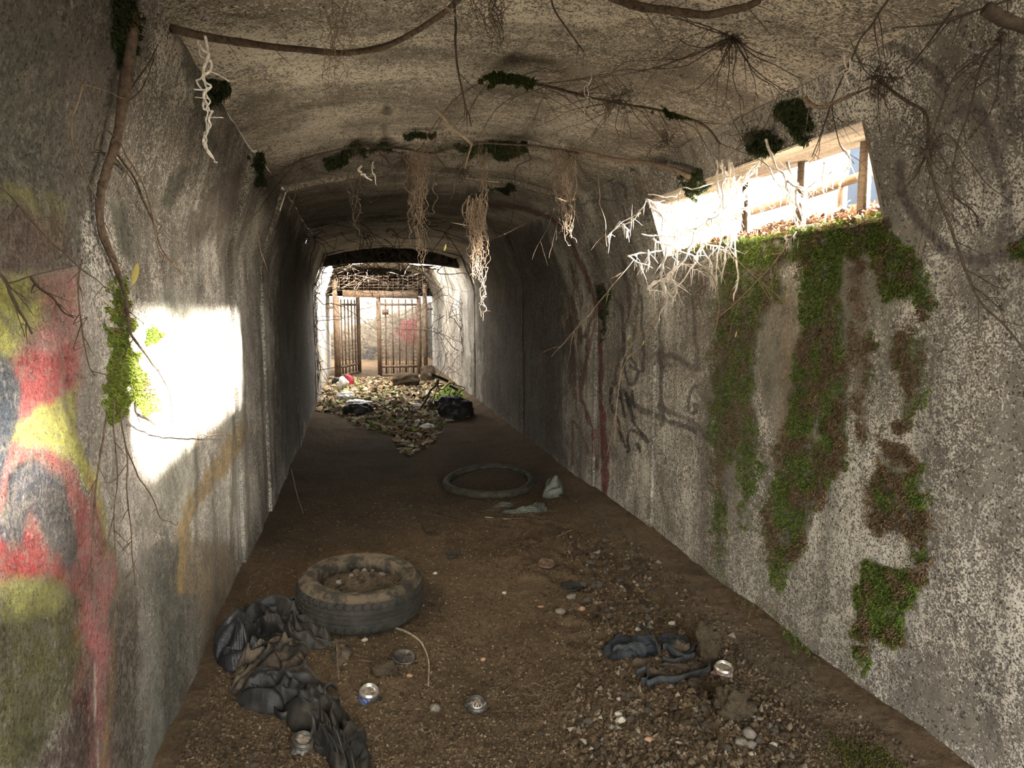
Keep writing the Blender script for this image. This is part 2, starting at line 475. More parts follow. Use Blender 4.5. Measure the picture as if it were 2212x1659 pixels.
SH = build_shell()

# --- paint, traced on the walls: strokes and patches of colour in photograph pixels, laid on whichever wall point shows there
def seg_dist(px, py, pts):
    d = np.full(px.shape, 1e9)
    for (x0, y0), (x1, y1) in zip(pts[:-1], pts[1:]):
        dx, dy = x1 - x0, y1 - y0; L = dx * dx + dy * dy + 1e-9
        t = np.clip(((px - x0) * dx + (py - y0) * dy) / L, 0, 1)
        d = np.minimum(d, np.hypot(px - x0 - t * dx, py - y0 - t * dy))
    return d

def poly_in(px, py, pts):
    ins = np.zeros(px.shape, bool); n = len(pts)
    for i in range(n):
        x0, y0 = pts[i]; x1, y1 = pts[(i + 1) % n]
        c = ((y0 > py) != (y1 > py)) & (px < (x1 - x0) * (py - y0) / (y1 - y0 + 1e-9) + x0)
        ins ^= c
    return ins

class Painter:
    def __init__(s, V):
        s.V = V; s.px, s.py = project(V)
        D = (V - EYEV) @ FW; s.ok = D > .3
        s.c = np.zeros((len(V), 3)); s.a = np.zeros(len(V))
        s.wx = s.px + 9 * fbm(V[:, 1] * 14, V[:, 2] * 14, 0, 71, 3); s.wy = s.py + 9 * fbm(V[:, 1] * 14, V[:, 2] * 14, 0, 93, 3)
    def lay(s, m, col, al):
        k = np.clip(m * al, 0, 1) * s.ok
        na = k + s.a * (1 - k)
        s.c = np.where(na[:, None] > 1e-4, (np.array(col)[None] * k[:, None] + s.c * (s.a * (1 - k))[:, None]) / np.maximum(na, 1e-4)[:, None], s.c)
        s.a = na
    def poly(s, pts, col, al=1.0, soft=12):
        near = (s.px > min(p[0] for p in pts) - 60) & (s.px < max(p[0] for p in pts) + 60) & (s.py > min(p[1] for p in pts) - 60) & (s.py < max(p[1] for p in pts) + 60)
        m = np.zeros(len(s.V)); x, y = s.wx[near], s.wy[near]
        d = seg_dist(x, y, pts + pts[:1]); i = poly_in(x, y, pts)
        m[near] = np.clip(.5 + np.where(i, d, -d) / soft, 0, 1)
        s.lay(m, col, al)
    def line(s, pts, w, col, al=1.0, soft=6, smooth=True):
        P = smooth_line(np.array(pts, float), 6) if smooth and len(pts) > 2 else np.array(pts, float)
        near = (s.px > P[:, 0].min() - w - 30) & (s.px < P[:, 0].max() + w + 30) & (s.py > P[:, 1].min() - w - 30) & (s.py < P[:, 1].max() + w + 30)
        m = np.zeros(len(s.V)); d = seg_dist(s.px[near] * .7 + s.wx[near] * .3, s.py[near] * .7 + s.wy[near] * .3, P.tolist())
        m[near] = np.clip((w / 2 + soft / 2 - d) / soft, 0, 1)
        s.lay(m, col, al)
    def store(s, me):
        a = me.color_attributes.new('paint', 'FLOAT_COLOR', 'POINT')
        a.data.foreach_set('color', np.column_stack([s.c, s.a]).ravel())

def px_(a): return [(a[i], a[i + 1]) for i in range(0, len(a), 2)]
YEL = (.50, .48, .13); RED = (.42, .045, .055); PINK = (.46, .20, .19); SLATE = (.055, .07, .095); BLK = (.018, .018, .022)
OLIVE = (.12, .115, .045); MAR = (.07, .028, .026); OCH = (.40, .27, .09); STN = (.075, .085, .06)
P = Painter(SH[-1][0])
# old stains and algae on the upper left, bare stone further on
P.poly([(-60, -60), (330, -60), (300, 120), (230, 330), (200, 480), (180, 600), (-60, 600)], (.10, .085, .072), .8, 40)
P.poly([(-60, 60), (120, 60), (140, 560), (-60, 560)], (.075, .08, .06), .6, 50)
P.poly([(0, 400), (60, 400), (150, 430), (140, 560), (60, 440), (0, 430)], (.30, .27, .10), .6, 20)
P.poly([(0, 440), (140, 470), (170, 560), (0, 580)], (.17, .09, .075), .6, 30)
for q in ((395, 40, 470, 330), (255, 440, 285, 560), (410, 350, 360, 450), (450, 150, 500, 250)):
    P.poly([(q[0] - 25, q[1]), (q[0] + 30, q[1]), (q[2] + 10, q[3]), (q[2] - 30, q[3])], STN, .75, 26)
P.poly([(470, 370), (540, 340), (520, 480), (400, 560), (380, 470)], (.20, .165, .14), .7, 40)
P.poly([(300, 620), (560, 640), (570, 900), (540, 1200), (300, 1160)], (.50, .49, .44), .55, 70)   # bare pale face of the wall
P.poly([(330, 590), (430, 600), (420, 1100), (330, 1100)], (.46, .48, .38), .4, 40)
# the mural
P.poly([(165, 585), (262, 590), (300, 700), (330, 1000), (330, 1300), (240, 1260), (190, 1000), (165, 900)], (.52, .47, .42), .6, 26)
P.poly([(-60, 585), (170, 588), (175, 760), (110, 800), (-60, 800)], (.50, .42, .33), .75, 16)
P.poly([(-60, 590), (70, 590), (165, 640), (55, 740), (60, 790), (-60, 800)], YEL, .95, 30)
P.poly([(70, 590), (168, 590), (168, 880), (60, 920), (20, 780), (60, 730), (90, 680)], PINK, .85, 26)
P.poly([(20, 770), (120, 760), (168, 740), (168, 870), (100, 880), (30, 900)], RED, .75, 24)
P.poly([(-60, 755), (20, 770), (42, 830), (38, 940), (0, 1080), (-60, 1100)], SLATE, .97, 10)
P.poly([(35, 910), (100, 880), (168, 830), (172, 930), (205, 1010), (230, 1120), (245, 1230), (225, 1200), (190, 1060), (150, 990), (80, 960), (28, 950)], YEL, .97, 12)
P.poly([(28, 952), (90, 965), (150, 990), (185, 1080), (195, 1200), (200, 1659), (140, 1500), (160, 1290), (100, 1240), (-60, 1290), (-60, 1100), (0, 1080)], (.36, .09, .085), .9, 14)
P.poly([(-60, 1150), (70, 1150), (90, 1230), (0, 1290), (-60, 1300)], RED, .9, 24)
P.poly([(195, 1010), (215, 1100), (250, 1240), (240, 1659), (200, 1659), (180, 1200)], (.40, .14, .14), .85, 10)
P.poly([(15, 1075), (30, 1010), (80, 990), (130, 1030), (152, 1110), (170, 1200), (150, 1230), (110, 1170), (60, 1100), (50, 1180), (10, 1180), (-20, 1150)], SLATE, .95, 10)
P.line([(10, 1110), (25, 1030), (50, 1000), (80, 995)], 12, BLK, .9)
P.poly([(90, 1050), (130, 1030), (170, 1180), (160, 1260), (110, 1180)], (.13, .12, .12), .7, 20)
P.poly([(-60, 1290), (30, 1250), (120, 1240), (175, 1300), (180, 1420), (150, 1530), (80, 1659), (-60, 1720)], OLIVE, .95, 24)
P.poly([(-60, 1280), (40, 1245), (120, 1245), (150, 1300), (60, 1330), (-20, 1370), (-60, 1360)], (.42, .42, .15), .7, 30)
P.poly([(80, 1659), (150, 1530), (200, 1420), (205, 1659), (150, 1760)], MAR, .9, 26)
P.line([(255, 1260), (248, 1400), (238, 1500), (222, 1659)], 13, OCH, .75, 7)
P.poly([(255, 1230), (300, 1260), (285, 1659), (235, 1659), (250, 1400)], (.13, .10, .075), .7, 16)
P.line([(206, 1430), (206, 1520), (212, 1659)], 3, (.7, .67, .6), .9, 3)
P.poly([(300, 1200), (370, 1170), (400, 1300), (395, 1659), (330, 1659)], (.13, .15, .13), .55, 30)
P.poly([(255, 1230), (400, 1190), (560, 1180), (480, 1480), (380, 1700), (240, 1700)], (.085, .08, .065), .62, 60)  # gloom of the lower wall, painted in as a dark wash
P.poly([(300, 1330), (345, 1330), (365, 1700), (315, 1700)], (.32, .32, .28), .6, 16)
P.poly([(350, 1150), (390, 1180), (420, 1659), (380, 1700), (340, 1500)], (.07, .075, .065), .7, 24)
P.poly([(240, 1320), (290, 1300), (310, 1700), (230, 1700)], (.075, .06, .048), .7, 24)
# ochre letters and drips further along
P.poly([(380, 1130), (520, 905), (535, 930), (500, 1010), (410, 1120), (395, 1280), (385, 1280)], OCH, .75, 8)
P.poly([(385, 1160), (500, 1170), (512, 1250), (505, 1330), (480, 1480), (440, 1500), (430, 1290), (395, 1280)], (.25, .18, .10), .6, 14)
for a, w in (((428, 910, 420, 1250), 9), ((458, 980, 470, 1300), 8), ((505, 900, 500, 1200), 8), ((488, 560, 492, 900), 6), ((520, 700, 540, 1180), 8), ((530, 560, 545, 760), 6), ((560, 600, 570, 1000), 6), ((575, 800, 590, 1060), 6)):
    P.line([(a[0], a[1]), (a[2], a[3])], w, (.10, .085, .075), .6, 6, False)
P.poly([(590, 430), (640, 470), (690, 600), (700, 860), (610, 1050), (585, 800), (590, 600)], (.085, .077, .068), .85, 40)  # shade past the sun patch, put into the wall colour
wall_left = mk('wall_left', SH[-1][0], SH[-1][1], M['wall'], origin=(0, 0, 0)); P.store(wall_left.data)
tag(wall_left, 'graffiti-painted concrete left wall of the tunnel', kind='structure')

P = Painter(SH[1][0])
PUR = (.075, .055, .065); GRN = (.19, .21, .15)
# washed green and rust streaks below the opening
P.poly([(1640, 600), (1720, 600), (1730, 900), (1660, 960), (1640, 800)], (.33, .30, .25), .7, 16)
P.line([(1700, 640), (1700, 800), (1690, 960)], 22, (.36, .22, .13), .65, 22)
P.poly([(1760, 1100), (1850, 1080), (1850, 1500), (1760, 1400), (1720, 1300)], GRN, .5, 50)
P.poly([(1560, 560), (1930, 520), (1930, 760), (1870, 1000), (1560, 800)], (.20, .19, .13), .45, 40)
P.poly([(1600, 1100), (1640, 1060), (1660, 1380), (1610, 1330)], GRN, .5, 20)
P.poly([(1900, 600), (1960, 600), (1960, 1300), (1880, 1300)], (.30, .28, .24), .4, 30)
P.line([(2010, 1095), (2120, 1130), (2260, 1180)], 7, (.12, .10, .08), .6, 5)
P.poly([(2120, 480), (2300, 480), (2300, 760), (2080, 700), (2010, 620)], (.235, .21, .185), .6, 60)
MB_ = (.085, .085, .035)
for q in (px_([1550, 560, 1690, 545, 1680, 630, 1635, 700, 1622, 800, 1640, 960, 1640, 1010, 1610, 1100, 1596, 1000, 1570, 1010, 1562, 1240, 1548, 1200, 1538, 900, 1542, 700]),
          px_([1580, 520, 1925, 478, 1925, 520, 1830, 560, 1690, 560, 1600, 570]),
          px_([1730, 545, 1815, 545, 1830, 780, 1825, 1010, 1770, 1090, 1740, 1180, 1700, 1225, 1668, 1220, 1655, 1160, 1690, 950, 1728, 760]),
          px_([1885, 510, 1940, 505, 2015, 620, 2015, 680, 1965, 640, 1905, 640]), px_([1955, 720, 2000, 720, 2000, 830, 1980, 920, 1945, 910, 1950, 800]),
          px_([1905, 1000, 1950, 965, 2000, 1030, 2005, 1220, 1980, 1200, 1940, 1120, 1895, 1160, 1875, 1120]), px_([1865, 1210, 1985, 1245, 1950, 1330, 1945, 1390, 1860, 1370])):
    P.poly(q, MB_, .75, 16)
P.poly(px_([1840, 545, 1865, 560, 1880, 720, 1862, 980, 1840, 860]), (.17, .105, .07), .6, 16)
# broad faded purple letters, near right
P.line([(1775, 105), (1850, 88), (1930, 100), (2010, 145), (2040, 190)], 30, PUR, .75, 14)
P.line([(1785, 105), (1800, 135), (1830, 150)], 22, PUR, .6, 12)
P.line([(2045, 260), (2110, 230), (2150, 330), (2175, 420), (2170, 520)], 34, PUR, .65, 16)
P.line([(1945, 350), (1945, 410), (1985, 480), (2040, 530)], 26, PUR, .8, 12)
P.line([(2020, 535), (2100, 560), (2180, 545), (2230, 520)], 26, PUR, .7, 14)
P.line([(2190, 60), (2180, 200), (2230, 330)], 30, PUR, .6, 16)
# tags on the middle of the wall
G1 = (.085, .07, .07)
P.line([(1345, 560), (1360, 650), (1340, 760), (1325, 830)], 9, G1, .7, 5)
P.line([(1372, 560), (1378, 640), (1362, 770)], 8, G1, .7, 5)
P.line([(1342, 655), (1350, 800), (1365, 832), (1378, 800), (1362, 775), (1345, 790)], 9, (.05, .055, .065), .85, 4)
P.line([(1385, 640), (1390, 805), (1362, 792)], 8, G1, .85, 4, False)
P.line([(1420, 560), (1425, 700), (1430, 920)], 12, G1, .75, 6)
P.line([(1332, 830), (1380, 880), (1430, 905), (1500, 930)], 14, G1, .75, 6)
P.line([(1425, 765), (1470, 775), (1500, 800)], 16, (.14, .12, .115), .8, 8)
P.line([(1505, 835), (1490, 850), (1490, 890), (1505, 890), (1503, 870)], 10, G1, .75, 5)
P.line([(1430, 880), (1500, 915), (1530, 950)], 16, (.14, .12, .115), .7, 8)
P.line([(1490, 560), (1500, 700), (1508, 800)], 12, (.15, .125, .12), .7, 8)
for L in ([(1322, 840), (1318, 870), (1322, 890), (1330, 885)], [(1340, 845), (1345, 880), (1350, 900), (1340, 870)], [(1352, 850), (1362, 890), (1372, 905)],
          [(1360, 860), (1366, 910), (1400, 955), (1360, 930), (1356, 975)], [(1332, 900), (1345, 950), (1350, 965)], [(1366, 845), (1370, 880)], [(1376, 960), (1384, 975)], [(1335, 860), (1356, 868)]):
    P.line(L, 7, BLK, .9, 3)
# red lines
RR = (.20, .032, .032)
P.line([(1060, 440), (1150, 455), (1215, 490), (1250, 560), (1285, 650), (1296, 740), (1300, 900), (1305, 1100)], 10, RR, .8, 5)
P.line([(1300, 880), (1308, 1000), (1304, 1095)], 15, RR, .85, 5)
P.line([(1235, 640), (1255, 740), (1300, 650), (1262, 790), (1255, 860), (1280, 930), (1290, 1010)], 9, RR, .75, 5, False)
P.line([(1240, 760), (1246, 900)], 5, RR, .6, 4, False)
P.line([(1234, 1010), (1236, 910), (1255, 930), (1272, 980)], 6, RR, .7, 4, False)
P.line([(1215, 640), (1235, 760), (1240, 860)], 6, RR, .5, 5)
P.line([(1150, 500), (1165, 620), (1190, 800), (1195, 960)], 34, (.10, .05, .045), .6, 26)
for L, w, a in (([(1330, 395), (1352, 405), (1350, 425)], 9, .8), ([(1255, 440), (1320, 430), (1345, 450), (1360, 520)], 8, .7), ([(1245, 470), (1290, 560), (1335, 660)], 10, .6),
             ([(1340, 470), (1380, 560), (1400, 615)], 7, .6), ([(1300, 520), (1345, 590), (1360, 660)], 7, .6), ([(1180, 520), (1225, 640), (1240, 760)], 6, .6)):
    P.line(L, w, G1, a, 5)
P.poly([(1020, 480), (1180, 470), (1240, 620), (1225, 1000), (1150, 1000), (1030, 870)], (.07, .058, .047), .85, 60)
for k in range(26):                                                   # drips of dark seep
    x = 1015 + k * 11 + rng.uniform(-4, 4); y0 = rng.uniform(600, 760)
    P.line([(x, y0), (x + rng.uniform(-3, 3), y0 + rng.uniform(60, 220))], 3.5, (.05, .045, .04), .7, 4, False)
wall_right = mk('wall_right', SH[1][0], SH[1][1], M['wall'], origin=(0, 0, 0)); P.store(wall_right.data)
tag(wall_right, 'concrete right wall with red and purple graffiti and green streaks', kind='structure')

P = Painter(SH[0][0])
P.line([(882, -20), (868, 60), (858, 130), (848, 165), (846, 200), (836, 245), (828, 310)], 4, (.04, .035, .03), .95, 3)
P.line([(889, -20), (874, 60), (864, 130)], 3, (.6, .54, .44), .7, 3)
P.poly([(500, 180), (640, 200), (700, 250), (640, 290), (545, 310), (520, 260)], (.21, .18, .145), .6, 40)
P.poly([(720, 250), (960, 215), (1100, 245), (1000, 275), (800, 300), (720, 300)], (.20, .165, .125), .55, 40)
P.poly([(1300, 240), (1500, 290), (1560, 320), (1500, 350), (1350, 290)], (.17, .145, .12), .6, 30)
P.poly([(600, 420), (900, 390), (1150, 400), (1180, 470), (900, 470), (640, 520)], (.10, .085, .07), .6, 50)
P.line([(785, 345), (850, 360), (900, 355)], 12, (.06, .07, .10), .6, 8)
P.line([(945, 375), (960, 365), (1010, 368)], 10, (.12, .07, .06), .7, 6)
P.line([(1060, 440), (1150, 455), (1215, 490)], 12, (.20, .032, .032), .7, 6)
P.line([(1310, 400), (1330, 385), (1352, 395), (1345, 415)], 10, PUR, .8, 5)
ceiling = mk('ceiling', SH[0][0], SH[0][1], M['ceil'], origin=(0, 0, 0)); P.store(ceiling.data)
tag(ceiling, 'arched pebbly concrete ceiling in stepped castings', kind='structure')

# deep arched rib where the roofed part ends
mb = MB(); ts = np.linspace(0, 1, 31); V = []
for y in (ROOF0 - .22, ROOF0):
    for lowr in (0, 1):   # the rib's top and underside
        for t in ts:
            x = XL + .1 + (XR - XL - .2) * t; V.append((x, y, (2.065 + .09 * (1 - abs(2 * t - 1) ** 2.2)) if lowr else 2.45))
V = np.array(V); F_ = []
for i in range(30):
    a_, b_, c_, d_ = i, 31 + i, 62 + i, 93 + i
    F_ += [(a_, a_ + 1, b_ + 1, b_), (c_ + 1, c_, d_, d_ + 1), (b_, b_ + 1, d_ + 1, d_)]
mb.add(V, F_); tag(mb.done('trim_3', M['far']), 'arched concrete rib at the end of the roofed part', kind='structure')
# window reveals
XO = 2.22
xi0 = float(xwall(1, WZ0, 0))
for nm, a0, a1, zt_, lb in (('window_1', WY0, WY1, WZ1, 'long concrete slot opening in the right haunch, posts and roots in it'), ('added_window', VY0, VY1, VZ1, 'unseen slot opening added in the right haunch to let sun onto the mural')):
    mb = MB()
    xi1 = float(xwall(1, zt_, 0))
    for q in (((xi1 - .012, a0 - .02, zt_), (xi1 - .012, a1 + .02, zt_), (XO, a1 + .02, zt_ + .09), (XO, a0 - .02, zt_ + .09)),
              ((xi0 - .012, a0 - .02, WZ0), (XO + .1, a0 - .02, WZ0 + .02), (XO + .1, a1 + .02, WZ0 + .02), (xi0 - .012, a1 + .02, WZ0))):
        mb.add(q, [(0, 1, 2, 3)])
    for y in (a0, a1):
        mb.add([(xi0 - .012, y, WZ0), (xi1 - .012, y, zt_), (XO, y, zt_ + .09), (XO, y, WZ0)], [(0, 1, 2, 3)])
    tag(mb.done(nm, M['plain'], smooth=False), lb, kind='structure')
# the outer thickness of the casting: closes every seam, leaves the two slots and the open roof free
mb = MB()
mb.box((XL - .16, (YB + 16.2) / 2, 1.1), (.2, 16.2 - YB, 2.6))
for a0, a1 in ((YB, VY0), (VY1, WY0), (WY1, 16.2)):
    mb.box((XR + .16, (a0 + a1) / 2, 1.1), (.2, a1 - a0 - .06, 2.6))
mb.box((XR + .16, (YB + 16.2) / 2, .78), (.2, 16.2 - YB, 1.9))
mb.box((XR + .30, (YB + 5) / 2, 2.34), (.5, 5 - YB, .26))
for a0, a1 in ((YB, ROOF0), (ROOF1, 16.2)):
    mb.box((.57, (a0 + a1) / 2, 2.56), (2.9, a1 - a0, .16))
tag(mb.done('trim_1', M['plain'], smooth=False), 'outer thickness of the concrete tunnel casting', kind='structure')

# ------------------------------------------------------------------ floor
def floor_h(x, y):
    x = np.asarray(x, float); y = np.asarray(y, float)
    h = .018 * fbm(x * 1.3, y * 1.1, 0, 3, 3)
    h = h + .055 * np.clip((x - 1.25) / .5, 0, 1) ** 1.6 + .03 * np.clip((-.35 - x) / .3, 0, 1)
    rub = np.clip(1 - ((x - 1.05) / .35) ** 2, 0, 1) * np.clip((y - 1.2) / .6, 0, 1) * np.clip((6 - y) / 2, 0, 1)
    h = h + rub * (.02 + .016 * fbm(x * 14, y * 14, 0, 44, 3))
    h = h + .006 * fbm(x * 11, y * 11, 0, 9, 3) + .0035 * np.abs(fbm(x * 42, y * 42, 0, 19, 2))
    far = np.clip((y - 7.6) / 1.5, 0, 1)
    h = h + far * .025 * np.abs(fbm(x * 4, y * 4, 0, 23, 3))
    return h
ys = np.concatenate([np.arange(YB, .9, .08), np.arange(.9, 3.2, .0095), np.arange(3.2, 6, .017), np.arange(6, 19.4, .05)])
xs = np.linspace(XL - .12, XR + .12, 250)
Yg, Xg = np.meshgrid(ys, xs, indexing='ij')
FV = np.stack([Xg, Yg, floor_h(Xg, Yg)], -1).reshape(-1, 3); FF = grid_faces(len(ys), len(xs))
P = Painter(FV)
P.poly([(1290, 1090), (1420, 1180), (1560, 1300), (1720, 1440), (1900, 1560), (2040, 1680), (1800, 1680), (1700, 1530), (1560, 1400), (1400, 1240), (1260, 1120)], (.20, .17, .13), .7, 50)
P.poly([(1600, 1370), (1760, 1440), (1760, 1530), (1640, 1450)], (.17, .17, .14), .5, 40)
P.poly([(360, 1659), (440, 1470), (500, 1560), (470, 1680)], (.11, .085, .06), .6, 40)
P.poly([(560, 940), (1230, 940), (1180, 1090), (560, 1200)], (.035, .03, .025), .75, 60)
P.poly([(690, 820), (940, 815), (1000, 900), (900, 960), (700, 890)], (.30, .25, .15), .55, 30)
P.poly([(940, 860), (990, 850), (1000, 890), (960, 900)], (.25, .33, .08), .6, 10)
P.poly([(1740, 1600), (1900, 1640), (1900, 1700), (1760, 1700)], (.10, .11, .03), .6, 40)
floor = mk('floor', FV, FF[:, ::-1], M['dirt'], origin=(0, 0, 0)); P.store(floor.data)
tag(floor, 'brown earth floor strewn with small rubble', kind='structure')

def fl(px, py):
    """floor point seen at a pixel"""
    p = onz(px, py, 0.0)
    for _ in range(3): p = onz(px, py, float(floor_h(p[0], p[1])))
    return p

# ------------------------------------------------------------------ where a sight line meets the shell
def inside(x, y, z, fl_=None):
    k = np.zeros(np.shape(y), int)
    for r in RINGS: k += (y > r)
    ins = np.array(INSET)[k]; hi = HT - ins * .5
    zz = np.where(z > KINK, KINK + (z - KINK) * (HT - KINK) / (hi - KINK), z)
    t = np.clip((zz - KINK) / (HT - KINK), 0, 1)
    xl = XL + ins * .5 + t * (.14 + ins * .4); xr = XR - ins * .5 - t * (.17 + ins * .4)
    T = np.clip((x - xl) / (xr - xl), 0, 1)
    top = hi + (CROWN - HT) * (1 - np.abs(2 * T - 1) ** 2.2) - ins * .15
    return (x > xl) & (x < xr) & (z < top) & (z > (floor_h(x, y) if fl_ is None else fl_))

def hit(px, py):
    px = np.atleast_1d(np.asarray(px, float)); py = np.atleast_1d(np.asarray(py, float))
    R = FW[None] + RT[None] * ((px - W / 2) / F_PX)[:, None] - UP[None] * ((py - H / 2) / F_PX)[:, None]
    lo = np.full(len(px), .6); hi = np.full(len(px), .6); done = np.zeros(len(px), bool)
    for s in np.geomspace(.62, 17, 150):
        p = EYEV + R * s; i = inside(p[:, 0], p[:, 1], p[:, 2], .012)
        new = ~i & ~done; hi[new] = s; done |= new
        lo = np.where(done, lo, s)
    hi[~done] = 17
    for _ in range(12):
        m = (lo + hi) / 2; p = EYEV + R * m[:, None]; i = inside(p[:, 0], p[:, 1], p[:, 2], .012)
        lo = np.where(i, m, lo); hi = np.where(i, hi, m)
    p = EYEV + R * lo[:, None]; low = p[:, 2] < .06
    for _ in range(3):
        if not low.any(): break
        h_ = floor_h(p[low, 0], p[low, 1]); lo[low] = np.minimum((h_ - EYE) / np.minimum(R[low, 2], -1e-3), lo[low] * 1.05); p = EYEV + R * lo[:, None]
    return p

def nr(px, py, f=.96):
    """a point a little in front of the shell"""
    p = hit(px, py)[0]; return EYEV + (p - EYEV) * f

# ------------------------------------------------------------------ moss
GRNS = np.array([(.12, .19, .03), (.18, .25, .045), (.075, .12, .025), (.23, .27, .07)])
BRNS = np.array([(.22, .14, .075), (.15, .10, .055), (.27, .19, .11)])
def moss(name, polys, n, L, label, group=None, brown=.3, surf=None, droop=.5, sparse=.35, f=1.0, cols=GRNS, thick=.012):
    pts = []
    A = sum((max(p[0] for p in q) - min(p[0] for p in q)) * (max(p[1] for p in q) - min(p[1] for p in q)) for q in polys)
    for q in polys:
        x0, x1 = min(p[0] for p in q) - 12, max(p[0] for p in q) + 12; y0, y1 = min(p[1] for p in q) - 12, max(p[1] for p in q) + 12
        m = int(n * (x1 - x0) * (y1 - y0) / A)
        px = rng.uniform(x0, x1, m); py = rng.uniform(y0, y1, m)
        wx = px + 13 * fbm(px / 22, py / 22, 0, 5, 3); wy = py + 10 * fbm(px / 22, py / 22, 3, 8, 3)
        k = poly_in(wx, wy, q) & (fbm(px / 13, py / 22, 0, 12, 3) > -sparse * 1.9 + .02)
        pts.append(np.column_stack([px[k], py[k]]))
    pts = np.vstack(pts)
    Pw = hit(pts[:, 0], pts[:, 1])
    if f != 1: Pw = EYEV + (Pw - EYEV) * f
    ctr_x = .58
    # surface normal towards the inside
    N = np.zeros_like(Pw); up_ = Pw[:, 2] > 2.2
    N[:, 0] = np.where(Pw[:, 0] > ctr_x, -1, 1); N[up_] = (0, 0, -1)
    low = Pw[:, 2] < floor_h(Pw[:, 0], Pw[:, 1]) + .02; N[low] = (0, 0, 1)
    m = len(Pw)
    nz = fbm(pts[:, 0] / 26, pts[:, 1] / 40, 0, 77, 3)
    isb = (nz + rng.normal(0, .25, m)) > (1 - brown * 2.0)
    col = np.where(isb[:, None], BRNS[rng.integers(0, 3, m)], cols[rng.integers(0, len(cols), m)]) * rng.uniform(.55, 1.35, (m, 1))
    base = Pw + N * rng.uniform(0, thick, (m, 1)) * np.clip(nz + .8, .3, 1.6)[:, None]
    d = N * rng.uniform(.3, 1.0, (m, 1)) + rng.normal(0, .6, (m, 3)); d[:, 2] -= droop * (~low)
    d /= np.linalg.norm(d, axis=1)[:, None]
    ln = L * rng.uniform(.5, 1.5, m); w = L * rng.uniform(.10, .2, m)
    s = np.cross(d, rng.normal(0, 1, (m, 3))); s /= np.linalg.norm(s, axis=1)[:, None] + 1e-9
    mid = base + d * (ln * .55)[:, None]
    tip = mid + (d * .5 + rng.normal(0, .35, (m, 3)) - np.array([0, 0, droop * .7]) * (~low)[:, None]) * (ln * .5)[:, None]
    V = np.stack([base - s * w[:, None] * .6, base + s * w[:, None] * .6, mid - s * w[:, None], mid + s * w[:, None], tip], 1).reshape(-1, 3)
    b = np.arange(m)[:, None] * 5
    F = np.concatenate([b + np.array([0, 1, 3]), b + np.array([0, 3, 2]), b + np.array([2, 3, 4])])
    o = mk(name, V, F, M['moss'], col=np.repeat(col, 5, 0), smooth=False)
    return tag(o, label, 'moss', group, 'stuff')

moss('moss_patch', [[(1545, 545), (1700, 530), (1690, 640), (1640, 700), (1625, 790), (1645, 950), (1650, 1000), (1628, 1080), (1608, 1150), (1598, 1090), (1590, 960), (1572, 1010), (1566, 1150), (1560, 1275), (1546, 1250), (1542, 1050), (1530, 900), (1536, 700)]],
     42000, .011, 'long green and brown moss streak on right wall, furthest left below the opening', brown=.36)
moss('moss_patch', [[(1575, 515), (1925, 470), (1930, 520), (1880, 545), (1830, 560), (1780, 545), (1690, 560), (1600, 575), (1560, 560)]],
     26000, .010, 'bright moss fringe along the sill of the right wall opening', brown=.30)
moss('moss_patch', [[(1725, 545), (1820, 545), (1815, 690), (1835, 780), (1820, 900), (1830, 1010), (1790, 1060), (1770, 1110), (1755, 1060), (1740, 1120), (1740, 1180), (1700, 1230), (1670, 1230), (1650, 1160), (1660, 1060), (1680, 960), (1720, 880), (1722, 760), (1730, 640)],
                    [(1665, 1220), (1700, 1220), (1695, 1270), (1675, 1280)]],
     56000, .011, 'broad drooping moss streak in the middle of the right wall', brown=.42)
moss('moss_patch', [[(1835, 540), (1870, 545), (1868, 640), (1885, 720), (1875, 830), (1860, 1000), (1845, 900), (1830, 780), (1835, 660)]],
     12000, .009, 'thin brownish moss streak just right of the broad one', brown=.9, sparse=.12)
moss('moss_patch', [[(1880, 500), (1940, 500), (2000, 560), (2025, 650), (2025, 690), (1990, 680), (1960, 640), (1925, 650), (1895, 600)]],
     17000, .011, 'dark moss clump hanging at the right end of the sill', brown=.30)
moss('moss_patch', [[(1955, 700), (2000, 710), (2005, 830), (1985, 920), (1955, 940), (1935, 915), (1950, 850), (1940, 760)], [(1870, 690), (1895, 690), (1880, 850), (1868, 830)]],
     11000, .010, 'small green and rusty moss clump right of the broad streak', brown=.5, sparse=.2)
moss('moss_patch', [[(1900, 930), (1960, 960), (2000, 1010), (2010, 1100), (2010, 1220), (1995, 1270), (1975, 1200), (1940, 1120), (1900, 1170), (1880, 1150), (1870, 1060), (1900, 1010)]],
     18000, .011, 'rusty brown moss clump at mid height on the right wall near the frame', brown=.7, sparse=.22)
moss('moss_patch', [[(1860, 1200), (1900, 1220), (1960, 1230), (2000, 1240), (1985, 1290), (1950, 1330), (1955, 1400), (1900, 1380), (1850, 1380), (1850, 1290)], [(1855, 1395), (1890, 1400), (1885, 1440), (1850, 1455)]],
     22000, .011, 'lowest thick green moss clump on the right wall', brown=.28)
moss('moss_patch', [[(1575, 1285), (1640, 1310), (1640, 1340), (1590, 1320)], [(1665, 1290), (1720, 1370), (1760, 1430), (1780, 1450), (1740, 1420), (1690, 1370)]],
     7000, .010, 'sparse moss along the foot of the right wall', brown=.3, sparse=.15)
moss('moss_patch', [[(225, 590), (275, 600), (278, 700), (290, 780), (325, 850), (345, 890), (320, 905), (280, 850), (262, 900), (240, 910), (222, 900), (218, 850), (228, 760)], ],
     30000, .010, 'sunlit green moss strip on the left wall', brown=.08, cols=np.array([(.20, .25, .04), (.28, .32, .06), (.13, .19, .03)]))
